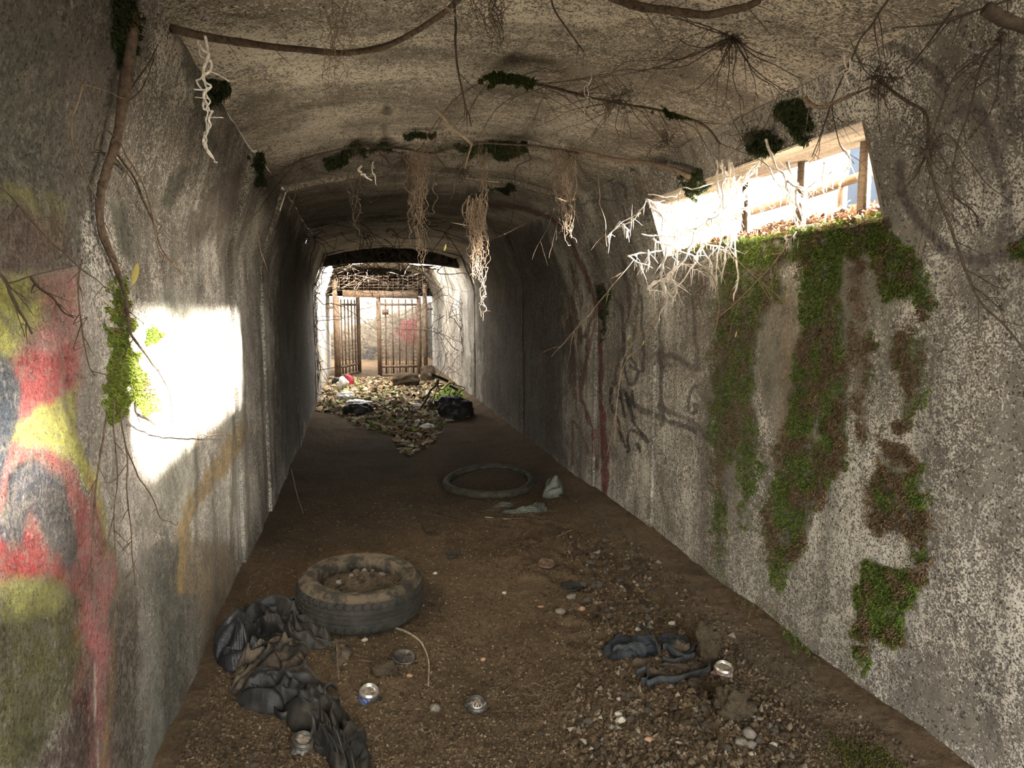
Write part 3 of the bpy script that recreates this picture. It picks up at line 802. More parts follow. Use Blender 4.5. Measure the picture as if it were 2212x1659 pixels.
moss('moss_patch', [[(308, 685), (325, 695), (345, 725), (320, 740), (304, 730)]],
     2600, .010, 'small round tuft of moss beside the sunlit strip', brown=0, cols=np.array([(.18, .28, .04), (.24, .34, .06)]))
DK = np.array([(.055, .07, .03), (.08, .10, .04), (.045, .055, .026)])
moss('moss_patch', [[(235, -20), (290, -20), (285, 110), (262, 140), (240, 100)]], 9000, .016, 'dark moss at the top of the left trunk root', cols=DK, brown=.05, sparse=.5)
moss('moss_patch', [[(455, 165), (495, 185), (480, 215), (450, 230)]], 3000, .014, 'dark moss tuft on the left ceiling edge', cols=DK, brown=.05, sparse=.5)
moss('moss_patch', [[(545, 325), (570, 340), (575, 390), (560, 410), (548, 370)]], 2600, .014, 'dark moss tuft at the left end of the first casting step', cols=DK, brown=.05, sparse=.5)
moss('moss_patch', [[(700, 340), (760, 312), (840, 302), (850, 320), (780, 335), (740, 360), (700, 365)]], 9000, .018, 'wide dark moss on the casting step, left of centre', cols=DK, brown=.05, sparse=.45, f=.975)
moss('moss_patch', [[(878, 282), (935, 278), (930, 292), (885, 296)]], 2600, .013, 'small moss tuft on the ceiling in front of the casting step', cols=DK * 1.5, brown=.0, sparse=.5, f=.985)
moss('moss_patch', [[(970, 310), (1030, 312), (1140, 302), (1145, 320), (1080, 345), (1060, 335), (1000, 330)]], 9000, .018, 'wide dark moss on the casting step, right of centre', cols=DK * 1.2, brown=.03, sparse=.45, f=.975)
moss('moss_patch', [[(1480, 370), (1520, 365), (1530, 400), (1500, 440), (1490, 400)]], 3500, .016, 'dark moss at the right end of the casting step', cols=DK * 1.3, brown=.03, sparse=.5)
moss('moss_patch', [[(1690, 215), (1745, 212), (1750, 260), (1735, 310), (1700, 260), (1660, 245)]], 6500, .018, 'moss clump on the ceiling above the opening', cols=DK * 1.5, brown=.05, sparse=.5)
moss('moss_patch', [[(1610, 290), (1680, 290), (1680, 325), (1620, 330)]], 4000, .018, 'dark moss clump at the upper left corner of the opening', cols=DK, brown=.05, sparse=.3)
moss('moss_patch', [[(1065, 400), (1110, 405), (1105, 420), (1070, 415)]], 2000, .018, 'small moss patch on the second ceiling casting', cols=DK, brown=.05, sparse=.5)
moss('moss_patch', [[(1296, 615), (1318, 618), (1316, 730), (1304, 740)]], 3000, .013, 'narrow dark moss strip on the joint of the right wall', cols=DK, brown=.05, sparse=.4)
moss('moss_patch', [[(2190, 520), (2240, 515), (2240, 570), (2195, 550)]], 2200, .012, 'moss tuft at the right edge of the picture', cols=GRNS * .7, brown=.0, sparse=.4)
moss('moss_patch', [[(1780, 1590), (1850, 1600), (1960, 1650), (1900, 1690), (1800, 1650)]], 6500, .009, 'low olive moss on the earth in the lower right corner', cols=np.array([(.12, .12, .03), (.09, .095, .025)]), brown=.25, sparse=.2)

# ------------------------------------------------------------------ roots, branches and twigs
def wobble(P, amp, freq, seed, taper=True):
    P = np.array(P, float); n = len(P)
    s = np.concatenate([[0], np.cumsum(np.linalg.norm(np.diff(P, axis=0), axis=1))])
    w = np.minimum(1, s / .05) if taper else 1
    for a in range(3):
        P[:, a] += amp * w * fbm(s * freq, np.full(n, seed * 3.7 + a * 11.3), 0, 51, 3)
    return P

def side_twigs(mb0, P, r, n, lmin, lmax, seed, spread=.9, sub=.5, down=.15, rad=.0011, lo=.1, hi=1.0):
    """small twigs along P: all into mb0, or, if mb0 is a list, one mesh builder each"""
    R_ = np.random.default_rng(seed); m = len(P)
    for _ in range(n):
        if isinstance(mb0, list): mb = MB(); mb0.append(mb)
        else: mb = mb0
        i = int(np.clip(R_.uniform(lo, hi) * (m - 1), 1, m - 2)); t = P[i + 1] - P[i - 1]; t /= np.linalg.norm(t) + 1e-9
        s = np.cross(t, FW) * R_.choice([-1, 1]); s = s + R_.normal(0, .35, 3); s /= np.linalg.norm(s)
        d = t * R_.uniform(.5, 1.1) + s * R_.uniform(.4, spread) + np.array([0, 0, -down]); d /= np.linalg.norm(d)
        L = R_.uniform(lmin, lmax); k = 9
        q = P[i] + d[None] * np.linspace(0, L, k)[:, None] + np.array([0, 0, -1])[None] * (np.linspace(0, 1, k) ** 2 * L * R_.uniform(0, .25))[:, None]
        q = wobble(q, .006 * (L / .15), 9, seed + i + _)
        q = fit_in(q)
        rr = min(rad * (1 + L * 2), r[i] * .8 if np.ndim(r) else r * .8)
        mb.tube(q, np.linspace(rr, rr * .35, k), 4)
        if R_.random() < sub and L > .06:
            for _2 in range(R_.integers(1, 4)):
                j = R_.integers(2, k - 2); d2 = d + R_.normal(0, .6, 3); d2 /= np.linalg.norm(d2); L2 = L * R_.uniform(.2, .5)
                q2 = fit_in(wobble(q[j] + d2[None] * np.linspace(0, L2, 6)[:, None], .004, 14, seed + j))
                mb.tube(q2, np.linspace(rr * .6, rr * .25, 6), 4)

def fit_in(q):
    """keep a strand inside the tunnel, or in the opening of the right wall"""
    q = q.copy(); c = np.array([.55, 0, 1.9]); K = np.array([.03, 0, .05])
    for _ in range(16):
        slot = (q[:, 1] > WY0 - .05) & (q[:, 1] < WY1 + .05) & (q[:, 2] > WZ0) & (q[:, 2] < WZ1 + .1) & (q[:, 0] > 1)
        bad = ~inside(q[:, 0], q[:, 1], q[:, 2], .03) & ~slot
        if not bad.any(): break
        q[bad] += (c - q[bad]) * K
    return q

def merge(parts):
    m = MB()
    for p in parts:
        m.V += p.V; m.F += [[i + m.n for i in f] for f in p.F]; m.n += p.n
    return m

def branch(name, px, label, r0, r1, mat='bark', f=.95, ys=None, twigs=8, tl=(.05, .16), seed=1, amp=.008, group=None, cat='branch', sub=.5, rad=.0013, n=6, extra=None, knots=True, part_twigs=True):
    P = np.array([nr(x, y, f) if ys is None else at(x, y, ys if np.ndim(ys) == 0 else np.interp(i, [0, len(px) - 1], ys)) for i, (x, y) in enumerate(px)])
    S = wobble(smooth_line(P, 7), amp, 4, seed)
    S = fit_in(S)
    r = np.linspace(r0, r1, len(S))
    if knots: r = r * (1 + .22 * np.abs(fbm(np.arange(len(S)) * .45, seed * 2.2, 0, 3, 2)))
    main = MB().tube(S, r, n)
    tw = []; side_twigs(tw, S, r, twigs, tl[0], tl[1], seed, sub=sub, rad=rad); big = []
    if extra:
        for ex, rr in extra:
            Q = np.array([nr(x, y, f) if ys is None else at(x, y, ys if np.ndim(ys) == 0 else np.mean(ys)) for x, y in ex])
            Q[0] = S[np.argmin(np.linalg.norm(S - Q[0], axis=1))]
            Q = fit_in(wobble(smooth_line(Q, 6), amp * .6, 6, seed + 3)); sb = MB().tube(Q, np.linspace(rr, rr * .45, len(Q)), 5); big.append(sb)
            side_twigs(sb, Q, np.linspace(rr, rr * .4, len(Q)), max(1, twigs // 4), tl[0] * .7, tl[1] * .7, seed + 9, sub=.3, rad=rad * .8)
    if not tw and not big: return tag(main.done(name, M[mat]), label, cat, group)
    e = empty(name, S[0], label, cat, group)
    main.done('stem', M[mat], e)
    for q in big: q.done('side_branch', M[mat], e)
    for q in tw: q.done('twig', M[mat], e)
    return e

def px_list(*a): return [(a[i], a[i + 1]) for i in range(0, len(a), 2)]

branch('root_branch', px_list(372, 62, 470, 84, 560, 97, 650, 106, 740, 113, 830, 100, 900, 68, 955, 33, 1005, -12), 'thickest brown root sagging across the upper left of the ceiling', .011, .0075, f=.93, twigs=10, tl=(.03, .09), seed=3, amp=.004, n=8)
branch('root_branch', px_list(1290, -20, 1345, 3, 1400, 18, 1460, 26, 1530, 29, 1600, 18, 1640, 2), 'dark thick root along the top edge, right of centre', .012, .009, f=.92, twigs=7, tl=(.05, .14), seed=4, n=8)
branch('trunk_root', px_list(288, 60, 276, 130, 268, 200, 250, 300, 228, 370, 216, 430, 222, 500, 246, 560, 262, 605), 'thick dark root running down the left wall', .0135, .007, f=.965, twigs=5, tl=(.04, .1), seed=5, amp=.004, n=8,
       extra=[(px_list(272, 215, 300, 170, 322, 140, 342, 95), .003), (px_list(268, 225, 310, 190, 335, 120), .002), (px_list(255, 310, 225, 280, 207, 320, 232, 322), .0022),
              (px_list(252, 325, 290, 380, 310, 430, 336, 490, 350, 540, 392, 592), .004), (px_list(246, 345, 285, 385, 325, 460, 370, 515), .0022), (px_list(222, 440, 215, 500, 250, 570, 262, 620), .003)])
branch('hanging_vine', px_list(258, 590, 272, 640, 282, 710, 290, 735, 322, 780, 340, 812, 365, 860, 376, 910), 'dark vine hanging from the trunk root over the sunlit moss', .004, .0022, mat='bark', f=.95, twigs=9, tl=(.04, .12), seed=6,
       extra=[(px_list(338, 808, 375, 828, 405, 835, 420, 848), .0018), (px_list(290, 735, 250, 790, 222, 850), .0016)])
branch('hanging_vine', px_list(290, 870, 300, 900, 350, 925, 400, 938, 460, 940, 525, 946), 'straight pale-tipped twig sticking out across the sunlit patch', .0022, .0028, mat='tan', f=.93, twigs=5, tl=(.03, .09), seed=7)
branch('hanging_vine', px_list(232, 890, 222, 960, 216, 1040, 212, 1110, 203, 1200, 200, 1290), 'leftmost brown vine hanging down the mural', .0022, .0016, f=.955, twigs=4, tl=(.03, .07), seed=8)
branch('hanging_vine', px_list(248, 860, 253, 950, 258, 1040, 250, 1100, 248, 1210), 'second brown vine hanging beside the mural', .0020, .0014, f=.955, twigs=4, tl=(.03, .07), seed=9)
branch('hanging_vine', px_list(262, 880, 268, 950, 272, 1010, 272, 1060, 282, 1160, 292, 1270), 'third brown vine hanging beside the mural', .0022, .0014, f=.955, twigs=5, tl=(.03, .08), seed=10,
       extra=[(px_list(274, 960, 300, 1030, 330, 1085, 345, 1120, 378, 1134, 382, 1126), .0022), (px_list(272, 1000, 250, 1040, 222, 1045), .0014)])
branch('hanging_vine', px_list(178, 560, 172, 620, 180, 700, 190, 780, 205, 810), 'fine dark vine forking above the mural', .002, .0012, f=.955, twigs=7, tl=(.03, .09), seed=11)
branch('hanging_vine', px_list(-15, 580, 18, 610, 30, 640, 45, 670, 60, 695, 70, 720), 'knotty dark twig at the left edge over the yellow paint', .0032, .0018, mat='twig', f=.95, twigs=6, tl=(.03, .08), seed=12,
       extra=[(px_list(18, 610, 60, 600, 110, 590, 190, 565), .0016)])
branch('hanging_vine', px_list(68, 600, 90, 622, 120, 650, 140, 680, 163, 690), 'knotty dark twig over the pink paint', .003, .0014, mat='twig', f=.95, twigs=6, tl=(.03, .08), seed=13)
branch('hanging_vine', px_list(178, 183, 160, 240, 153, 260, 158, 320, 172, 350, 190, 395, 215, 430), 'thin bent twig left of the trunk root', .002, .0013, mat='tan', f=.95, twigs=4, tl=(.02, .07), seed=14, extra=[(px_list(178, 183, 215, 190, 255, 208, 275, 215), .0018)])
branch('hanging_vine', px_list(262, 310, 300, 380, 335, 470, 348, 540, 395, 590), 'curved twig ending above the sunlit wall', .0028, .0016, mat='tan', f=.90, twigs=6, tl=(.04, .1), seed=15, extra=[(px_list(338, 495, 375, 530, 418, 570), .0015), (px_list(335, 480, 360, 495, 405, 500), .0015)])
branch('hanging_vine', px_list(240, 558, 290, 596, 330, 598, 365, 592), 'short pale twig with a yellow leaf under the trunk root', .0014, .0016, mat='tan', f=.93, twigs=1, tl=(.02, .04), seed=16)
branch('hanging_vine', px_list(555, 480, 560, 520, 570, 560, 582, 588), 'single thin tendril left of the dark tunnel', .0016, .0022, mat='tan', f=.8, twigs=0, seed=17)
branch('hanging_vine', px_list(-20, 380, 30, 440, 80, 500, 150, 560, 250, 640), 'long thin twig crossing the upper left wall', .0016, .001, f=.93, twigs=4, tl=(.04, .12), seed=18)

branch('moss_branch', px_list(1045, 165, 1100, 172, 1180, 188, 1240, 205, 1330, 222, 1400, 235, 1480, 252, 1530, 280, 1556, 312), 'mossy branch along the middle of the ceiling', .0055, .0045, f=.93, twigs=26, tl=(.10, .32), seed=21, rad=.0014,
       extra=[(px_list(1060, 168, 1000, 200, 960, 240, 900, 330), .0032), (px_list(1050, 175, 1030, 210, 1012, 240, 985, 270), .0026), (px_list(1180, 190, 1100, 215, 1060, 250, 1045, 285), .002), (px_list(1185, 190, 1160, 240, 1148, 280), .0016),
              (px_list(1160, 185, 1300, 165, 1360, 130, 1480, 128), .002), (px_list(1170, 190, 1280, 165, 1350, 150, 1400, 150, 1480, 90), .002)])
moss('moss_sleeve', [[(1042, 165), (1060, 155), (1100, 158), (1145, 170), (1150, 180), (1110, 182), (1050, 185)], [(1420, 235), (1480, 243), (1500, 255), (1440, 248)]], 6500, .012, 'green moss coating the branch in the middle of the ceiling', cols=GRNS * .33, brown=0, sparse=.6, f=.93)
branch('stick', px_list(940, 233, 975, 270, 1020, 310), 'cut pale stick hanging at a slant from the ceiling', .0068, .0065, mat='stick', ys=2.6, twigs=0, seed=22, amp=.001, n=8, extra=[(px_list(1019, 308, 1012, 335, 1004, 364), .0045)])
branch('hanging_vine', px_list(980, -10, 985, 60, 983, 90, 987, 150, 992, 190, 1003, 230, 1012, 250, 1017, 275), 'dark twig hanging straight down at top centre', .0035, .0016, mat='twig', ys=1.9, twigs=4, tl=(.03, .07), seed=23)
branch('hanging_vine', px_list(935, -10, 960, 20, 985, 42, 1018, 80), 'olive twig crossing the hanging one at top centre', .0032, .002, mat='stick', ys=1.85, twigs=1, tl=(.02, .05), seed=24)
branch('hanging_vine', px_list(1190, -5, 1200, 20, 1225, 60, 1245, 90, 1258, 112), 'short dark twig at the top, right of centre', .0028, .0016, mat='twig', ys=2.0, twigs=2, tl=(.02, .06), seed=25)
branch('casting_root', px_list(580, 385, 640, 352, 720, 322, 780, 318, 860, 322, 940, 332, 1010, 312, 1100, 312, 1180, 318, 1250, 330), 'dark root running along the first casting step', .005, .006, f=.955, twigs=26, tl=(.06, .24), seed=26,
       extra=[(px_list(810, 310, 860, 330, 905, 350), .0035), (px_list(800, 330, 840, 352, 880, 362), .0032), (px_list(640, 352, 600, 400, 560, 450, 520, 500), .003), (px_list(1140, 322, 1145, 345, 1115, 362, 1112, 400, 1108, 450, 1100, 485, 1060, 520), .0032),
              (px_list(1103, 483, 1070, 500, 1040, 560), .0018)])
branch('casting_root', px_list(1230, 322, 1290, 335, 1340, 345, 1400, 352, 1460, 368, 1490, 382), 'stout light brown root at the right end of the casting step', .009, .012, mat='tan', f=.965, twigs=5, tl=(.06, .15), seed=27, amp=.003, n=8)
branch('hanging_vine', px_list(1290, 330, 1298, 420, 1296, 440, 1310, 480, 1312, 530), 'thin straight vine left of the white roots', .002, .0014, mat='tan', ys=2.9, twigs=2, tl=(.04, .1), seed=28)
for k, (L, s_) in enumerate(((px_list(812, 360, 815, 420, 832, 470, 838, 540), 31), (px_list(640, 372, 643, 420, 645, 455), 32), (px_list(870, 400, 880, 440, 850, 500, 845, 540), 33))):
    branch('hanging_vine', L, ['longest thin vine left of the hanging root clumps', 'short thin vine at far left of the casting step', 'forked thin vine left of the main root clump'][k], .0017, .001, mat='tan', f=.88, twigs=4, tl=(.04, .12), seed=s_)
# long fine twigs bending down in front of the right wall
for k, (L, y, s_) in enumerate(((px_list(1440, 640, 1405, 700, 1350, 770, 1335, 860, 1325, 920, 1310, 985), 3.0, 41), (px_list(1500, 610, 1440, 660, 1390, 740, 1345, 790, 1330, 900, 1326, 960), 2.9, 42), (px_list(1500, 560, 1545, 610, 1548, 700, 1520, 770, 1490, 810, 1420, 860), 2.5, 43),
                               (px_list(1720, 500, 1640, 600, 1560, 680, 1500, 730), 2.35, 44), (px_list(1370, 560, 1320, 620, 1270, 680, 1220, 740, 1190, 770), 3.2, 45), (px_list(1560, 520, 1600, 570, 1680, 640, 1720, 680), 2.35, 46))):
    branch('hanging_vine', L, ['longest fine twig bending down over the black tag', 'second fine twig over the black tag, starting higher', 'curved fine twig bending back left in front of the moss edge', 'fine twig slanting down left under the sill', 'fine twig slanting down left over the red paint', 'fine twig slanting down right over the moss'][k],
           .0022, .0011, mat='tan', ys=y, twigs=9, tl=(.05, .16), seed=s_, rad=.0011)

# foreground twigs on the right
branch('root_branch', px_list(2130, 18, 2160, 38, 2190, 50, 2240, 62), 'blunt dark root end in the top right corner', .012, .012, mat='twig', ys=1.15, twigs=0, seed=50, n=8, amp=.001)
branch('knotted_branch', px_list(1905, 178, 1960, 215, 2000, 240, 2008, 300, 2002, 325, 2020, 400, 2048, 485, 2085, 570, 2110, 610, 2135, 660, 2175, 710, 2230, 790), 'long dark branch dropping from the root knot down the right side', .0042, .0022, mat='twig', ys=(1.75, 1.35), twigs=16, tl=(.05, .16), seed=51, sub=.7,
       extra=[(px_list(2005, 245, 2040, 290, 2080, 330, 2140, 400, 2215, 450), .0022), (px_list(2008, 240, 2050, 180, 2090, 140, 2130, 110, 2220, 20), .0024), (px_list(2002, 320, 1960, 310, 1920, 335), .002), (px_list(2115, 617, 2160, 620, 2215, 622), .0017), (px_list(2145, 665, 2180, 676, 2220, 680), .0017)])
branch('knotted_branch', px_list(2215, 40, 2150, 100, 2120, 150, 2100, 230, 2075, 300, 2060, 390, 2065, 430, 2100, 460, 2115, 487), 'dark forked branch reaching in from the top right corner', .0036, .0016, mat='twig', ys=(1.5, 1.62), twigs=14, tl=(.05, .15), seed=52, sub=.7,
       extra=[(px_list(2110, 190, 2160, 150, 2215, 90), .0015), (px_list(2065, 420, 2030, 450, 2012, 480), .0013), (px_list(2215, 160, 2140, 230, 2080, 320), .002)])
branch('knotted_branch', px_list(1925, -10, 1890, 50, 1860, 85, 1845, 115, 1830, 150, 1805, 210, 1780, 280, 1755, 340), 'thin dark branch crossing the ceiling above the opening', .003, .0015, mat='twig', ys=(1.5, 2.0), twigs=9, tl=(.05, .15), seed=53,
       extra=[(px_list(1850, 110, 1880, 140, 1900, 165), .0015), (px_list(1778, 285, 1762, 330, 1745, 355), .0012), (px_list(1780, 285, 1815, 310, 1845, 355), .0018)])
branch('knotted_branch', px_list(2215, -5, 2110, 20, 2050, 40, 2000, 50, 1930, 55), 'dark twig along the top edge at right', .0024, .0012, mat='twig', ys=1.3, twigs=7, tl=(.04, .13), seed=54)
branch('root_curve', px_list(1738, 213, 1755, 228, 1775, 232, 1800, 224, 1840, 205, 1900, 182), 'pale curved root joining the knot above the opening', .0075, .0032, mat='tan', ys=(1.95, 1.8), twigs=4, tl=(.04, .1), seed=55, amp=.002, n=8)
branch('knotted_branch', px_list(2060, 20, 2010, 90, 1985, 120, 1960, 145), 'fine twig with white dust left of the corner branch', .0022, .0018, mat='twig', ys=1.62, twigs=3, tl=(.03, .08), seed=56)
# radiating twig fans on the ceiling
def fan(name, c, ends, label, ys, mat='twig', r=.0022, seed=1, twigs=2):
    mb = MB(); R_ = np.random.default_rng(seed)
    for i, e in enumerate(ends):
        a = np.array(at(c[0], c[1], ys)); b = nr(e[0], e[1], .96) if len(e) == 2 else at(e[0], e[1], e[2])
        if len(e) == 2 and abs(b[1] - ys) > .8: b = at(e[0], e[1], ys + np.sign(b[1] - ys) * .5)
        t = np.linspace(0, 1, 14)[:, None]; q = a * (1 - t) + b * t; q[:, 2] += -.05 * np.sin(t[:, 0] * math.pi) * R_.uniform(-.4, 1)
        q = fit_in(wobble(q, .012, 5, seed + i)); rr = np.linspace(r, r * .45, 14)
        mb.tube(q, rr, 5); side_twigs(mb, q, rr, twigs, .04, .14, seed * 31 + i, sub=.3, rad=.0011)
    for k in range(26):                                                # fibrous knot
        p = at(c[0], c[1], ys) + R_.normal(0, .012, 3); q = p + np.cumsum(R_.normal(0, .008, (8, 3)), 0); mb.tube(fit_in(q), .0009, 4)
    e_ = mb.done(name, M[mat]); return tag(e_, label, 'branch')
fan('twig_fan', (1585, 80), px_list(1420, 20, 1470, 70, 1350, 130, 1380, 160, 1300, 170, 1460, 200, 1520, 200, 1560, 240, 1640, 210, 1690, 205, 1740, 180, 1720, 205, 1680, 120, 1610, 240, 1440, 40), 'spray of dark twigs radiating on the ceiling, upper right', 2.15, seed=61)
fan('twig_fan', (1905, 165), px_list(1860, 100, 1990, 120, 1830, 80, 1930, 110, 1880, 260, 1940, 230), 'spray of short twigs at the root knot right of the opening', 1.72, seed=62, r=.0018)
fan('twig_fan', (1000, 370), px_list(900, 430, 940, 420, 960, 450, 985, 440, 1010, 430, 1040, 440, 1060, 420, 1090, 380, 930, 380), 'spray of twigs below the cut stick', 2.9, seed=63, r=.0016)
fan('twig_fan', (2005, 325), px_list(1925, 370, 1940, 400, 1955, 345, 1975, 420, 2030, 360, 2050, 330, 1930, 420, 2060, 380), 'tangle of short twigs on the long dark branch at right', 1.62, seed=64, r=.0015)
fan('twig_fan', (1340, 215), px_list(1230, 250, 1200, 280, 1250, 330, 1280, 300, 1380, 300, 1330, 330, 1150, 240, 1160, 270, 1410, 260), 'spray of twigs hanging under the mossy ceiling branch', 2.4, seed=65, r=.0016)
fan('twig_fan', (1620, 290), px_list(1570, 230, 1600, 210, 1540, 300, 1560, 340, 1650, 260, 1680, 210, 1590, 340), 'twigs around the dark moss left of the opening', 2.35, seed=66, r=.0018)

fan('twig_fan', (660, 360), px_list(560, 420, 600, 440, 620, 470, 700, 430, 740, 420, 760, 380, 560, 350), 'spray of twigs at the left of the casting step', 3.3, seed=67, r=.0014)
fan('twig_fan', (870, 345), px_list(790, 400, 800, 440, 840, 420, 900, 420, 960, 400, 840, 380), 'spray of twigs behind the longest root clump', 3.4, seed=68, r=.0014)
fan('twig_fan', (1235, 335), px_list(1180, 420, 1150, 400, 1200, 440, 1290, 440, 1320, 420, 1360, 450, 1150, 560, 1190, 560), 'spray of long twigs below the stout light brown root', 3.1, seed=69, r=.0016)
fan('twig_fan', (1440, 300), px_list(1380, 340, 1400, 380, 1470, 330, 1500, 280, 1480, 400, 1420, 250), 'spray of twigs between the mossy branch and the opening', 2.6, seed=70, r=.0015)
# hanging root clumps
def clump(name, top, bot, ysd, n, spread, label, mat='tan', r=.0016, seed=1, curl=.010, group=None, tail=.25, end=None):
    R_ = np.random.default_rng(seed); a = at(top[0], top[1], ysd); b = at(bot[0], bot[1], ysd); L = np.linalg.norm(b - a)
    mb = MB()
    for i in range(n):
        fr = R_.uniform(.35, 1.0) if i > n * tail else R_.uniform(.85, 1.0)
        m = max(12, int(L * fr / .006)); t = np.linspace(0, fr, m)
        o = R_.normal(0, 1, 3); o[2] *= .2
        q = a[None] + (b - a)[None] * t[:, None] + o[None] * (spread * (1 - t) ** 1.3 * .5 + spread * .06)[:, None]
        ph = R_.uniform(0, 100)
        for ax in range(3):
            q[:, ax] += (1.5 * curl * (1 if ax < 2 else .8)) * fbm(t * L * 19 + ph, ax * 7.7 + i * 3.1, 0, seed, 3)
            q[:, ax] += .009 * fbm(t * L * 48 + ph * 1.7, ax * 5.1 + i * 2.3, 0, seed + 9, 2)
            q[:, ax] += spread * .35 * fbm(t * L * 5 + ph, ax * 3.3 + i * 1.7, 0, seed + 5, 2)
        if R_.random() < .5:
            w = R_.uniform(50, 130); aa = R_.uniform(.003, .010) * np.clip(R_.normal(.6, .5), 0, 1.4)
            q[:, 0] += aa * np.cos(t * L * w + ph); q[:, 2] += aa * np.sin(t * L * w + ph)
        rr = r * R_.uniform(.6, 1.35) * np.linspace(1, .5, m)
        mb.tube(fit_in(q), rr, 4)
        for _ in range(2):
            j = R_.integers(2, m - 1); k = 8; d = R_.normal(0, 1, 3); d[2] = -abs(d[2]) * .6; d /= np.linalg.norm(d)
            s = q[j] + d[None] * np.linspace(0, R_.uniform(.012, .045), k)[:, None]; s = wobble(s, .008, 30, seed + j, True); mb.tube(fit_in(s), rr[j] * .6, 4)
    o = mb.done(name, M[mat]); return tag(o, label, 'roots', group)
clump('root_clump', (905, 322), (913, 580), 2.85, 24, .055, 'longest bushy clump of curly roots, hanging left of centre with a bright tip', seed=71, tail=.3)
clump('root_clump', (885, 350), (893, 500), 3.05, 14, .030, 'thin brown root clump just left of the longest one', mat='bark', seed=72)
clump('root_clump', (1022, 432), (1027, 612), 2.75, 34, .042, 'dense matted root clump hanging right of centre', seed=73, tail=.25)
clump('root_clump', (1045, 318), (1046, 695), 2.95, 9, .028, 'long thin root string with pale lower end', seed=74, tail=.45)
clump('root_clump', (1212, 325), (1228, 520), 2.7, 26, .075, 'broad root clump hanging from the casting step, right of centre', seed=75, tail=.25)
clump('root_clump', (765, 372), (763, 508), 3.1, 10, .040, 'small dark root clump hanging at left of the casting step', mat='bark', seed=76)
clump('root_clump', (730, 5), (732, 245), 1.95, 18, .060, 'grey curly roots dangling beside the thickest ceiling root', mat='tan', seed=77, r=.0011, curl=.014)
clump('root_clump', (1060, -10), (1066, 115), 1.9, 20, .045, 'curly roots dangling at the top edge, centre', mat='bark', seed=78, r=.0012, curl=.014)
clump('root_clump', (1235, 570), (1262, 690), 4.9, 16, .05, 'root clump hanging over the red paint of the right wall', mat='bark', seed=79, r=.0014)
clump('root_clump', (1515, 600), (1512, 690), 3.0, 12, .03, 'faint curly roots on the right wall left of the moss', mat='bark', seed=80, r=.0011)
clump('root_clump', (1310, 215), (1300, 250), 2.35, 26, .05, 'round nest of fine roots on the mossy ceiling branch', mat='bark', seed=81, r=.0011, curl=.02)
clump('root_clump', (1400, 385), (1398, 420), 2.9, 18, .04, 'small nest of roots below the stout light brown root', mat='bark', seed=82, r=.0011, curl=.02)
clump('root_clump', (1905, 165), (1900, 215), 1.75, 26, .045, 'dark fibrous root knot right of the opening', mat='bark', seed=83, r=.0012, curl=.02)
clump('root_clump', (1570, 90), (1570, 150), 2.2, 12, .035, 'hanging fibres below the upper right twig spray', mat='bark', seed=84, r=.0011)
clump('root_string', (444, 90), (455, 360), 1.75, 3, .007, 'single thick pale dusty root string hanging at upper left', mat='pale', seed=85, r=.0036, curl=.006, tail=1)
clump('root_string', (797, 345), (800, 392), 2.9, 2, .007, 'short pale twisted root at the casting step', mat='pale', seed=86, r=.004, curl=.02, tail=1)
clump('root_string', (1272, 165), (1268, 245), 2.4, 2, .008, 'pale dusty root string beside the round root nest', mat='pale', seed=87, r=.0024, curl=.006, tail=1)
clump('root_string', (1832, 120), (1818, 200), 1.75, 2, .010, 'pale dusty root string under the branch above the opening', mat='pale', seed=88, r=.004, curl=.006, tail=1)

# the bleached roots in the sunbeam at the opening
def bleached(name, lines, ysd, label, r=.0032, seed=1, fuzz=6, mat='pale', drip=0):
    r = r * 1.35
    mb = MB(); R_ = np.random.default_rng(seed)
    for i, L in enumerate(lines):
        P_ = np.array([at(x, y, ysd + .05 * math.sin(i * 2.1)) for x, y in L])
        q = fit_in(wobble(smooth_line(P_, 7), .014, 11, seed + i)); rr = r * R_.uniform(.55, 1.2) * (1 + .45 * np.abs(fbm(np.arange(len(q)) * .6, i * 5.0, 0, seed, 2))) * np.linspace(1, .6, len(q))
        mb.tube(q, rr, 5)
        side_twigs(mb, q, rr, fuzz, .02, .09, seed * 7 + i, sub=.35, rad=.0018, down=.3)
        for _ in range(drip):
            j = R_.integers(0, len(q)); Ld = R_.uniform(.015, .05); s = q[j] + np.array([0, 0, -1.0])[None] * np.linspace(0, Ld, 5)[:, None]
            mb.tube(fit_in(s), np.array([.0022, .0034, .0028, .0016, .0008]) * R_.uniform(.6, 1.2), 4)
    o = mb.done(name, M[mat]); return tag(o, label, 'roots')
X = px_list
bleached('bleached_roots', [X(1548, 345, 1556, 380, 1552, 430, 1560, 500, 1548, 560, 1545, 620), X(1560, 345, 1568, 400, 1590, 440, 1595, 500, 1590, 600, 1588, 640), X(1580, 350, 1585, 400, 1600, 450, 1570, 520, 1555, 600), X(1552, 350, 1575, 390, 1582, 430, 1600, 470),
                           X(1640, 345, 1610, 380, 1590, 430, 1560, 480), X(1640, 350, 1600, 400, 1570, 440, 1540, 470, 1500, 500), X(1575, 340, 1572, 420, 1580, 470, 1584, 520), X(1600, 380, 1575, 420, 1560, 460), X(1565, 360, 1560, 420, 1575, 480, 1590, 520), X(1620, 400, 1600, 430, 1570, 450, 1540, 460),
                           X(1590, 440, 1620, 430, 1660, 420, 1700, 410), X(1592, 450, 1640, 445, 1690, 430), X(1585, 420, 1630, 390, 1680, 385), X(1575, 400, 1600, 380, 1640, 370)],
         2.75, 'dense bleached white root tangle hanging at the left end of the opening', r=.0042, seed=91, fuzz=9, drip=5)
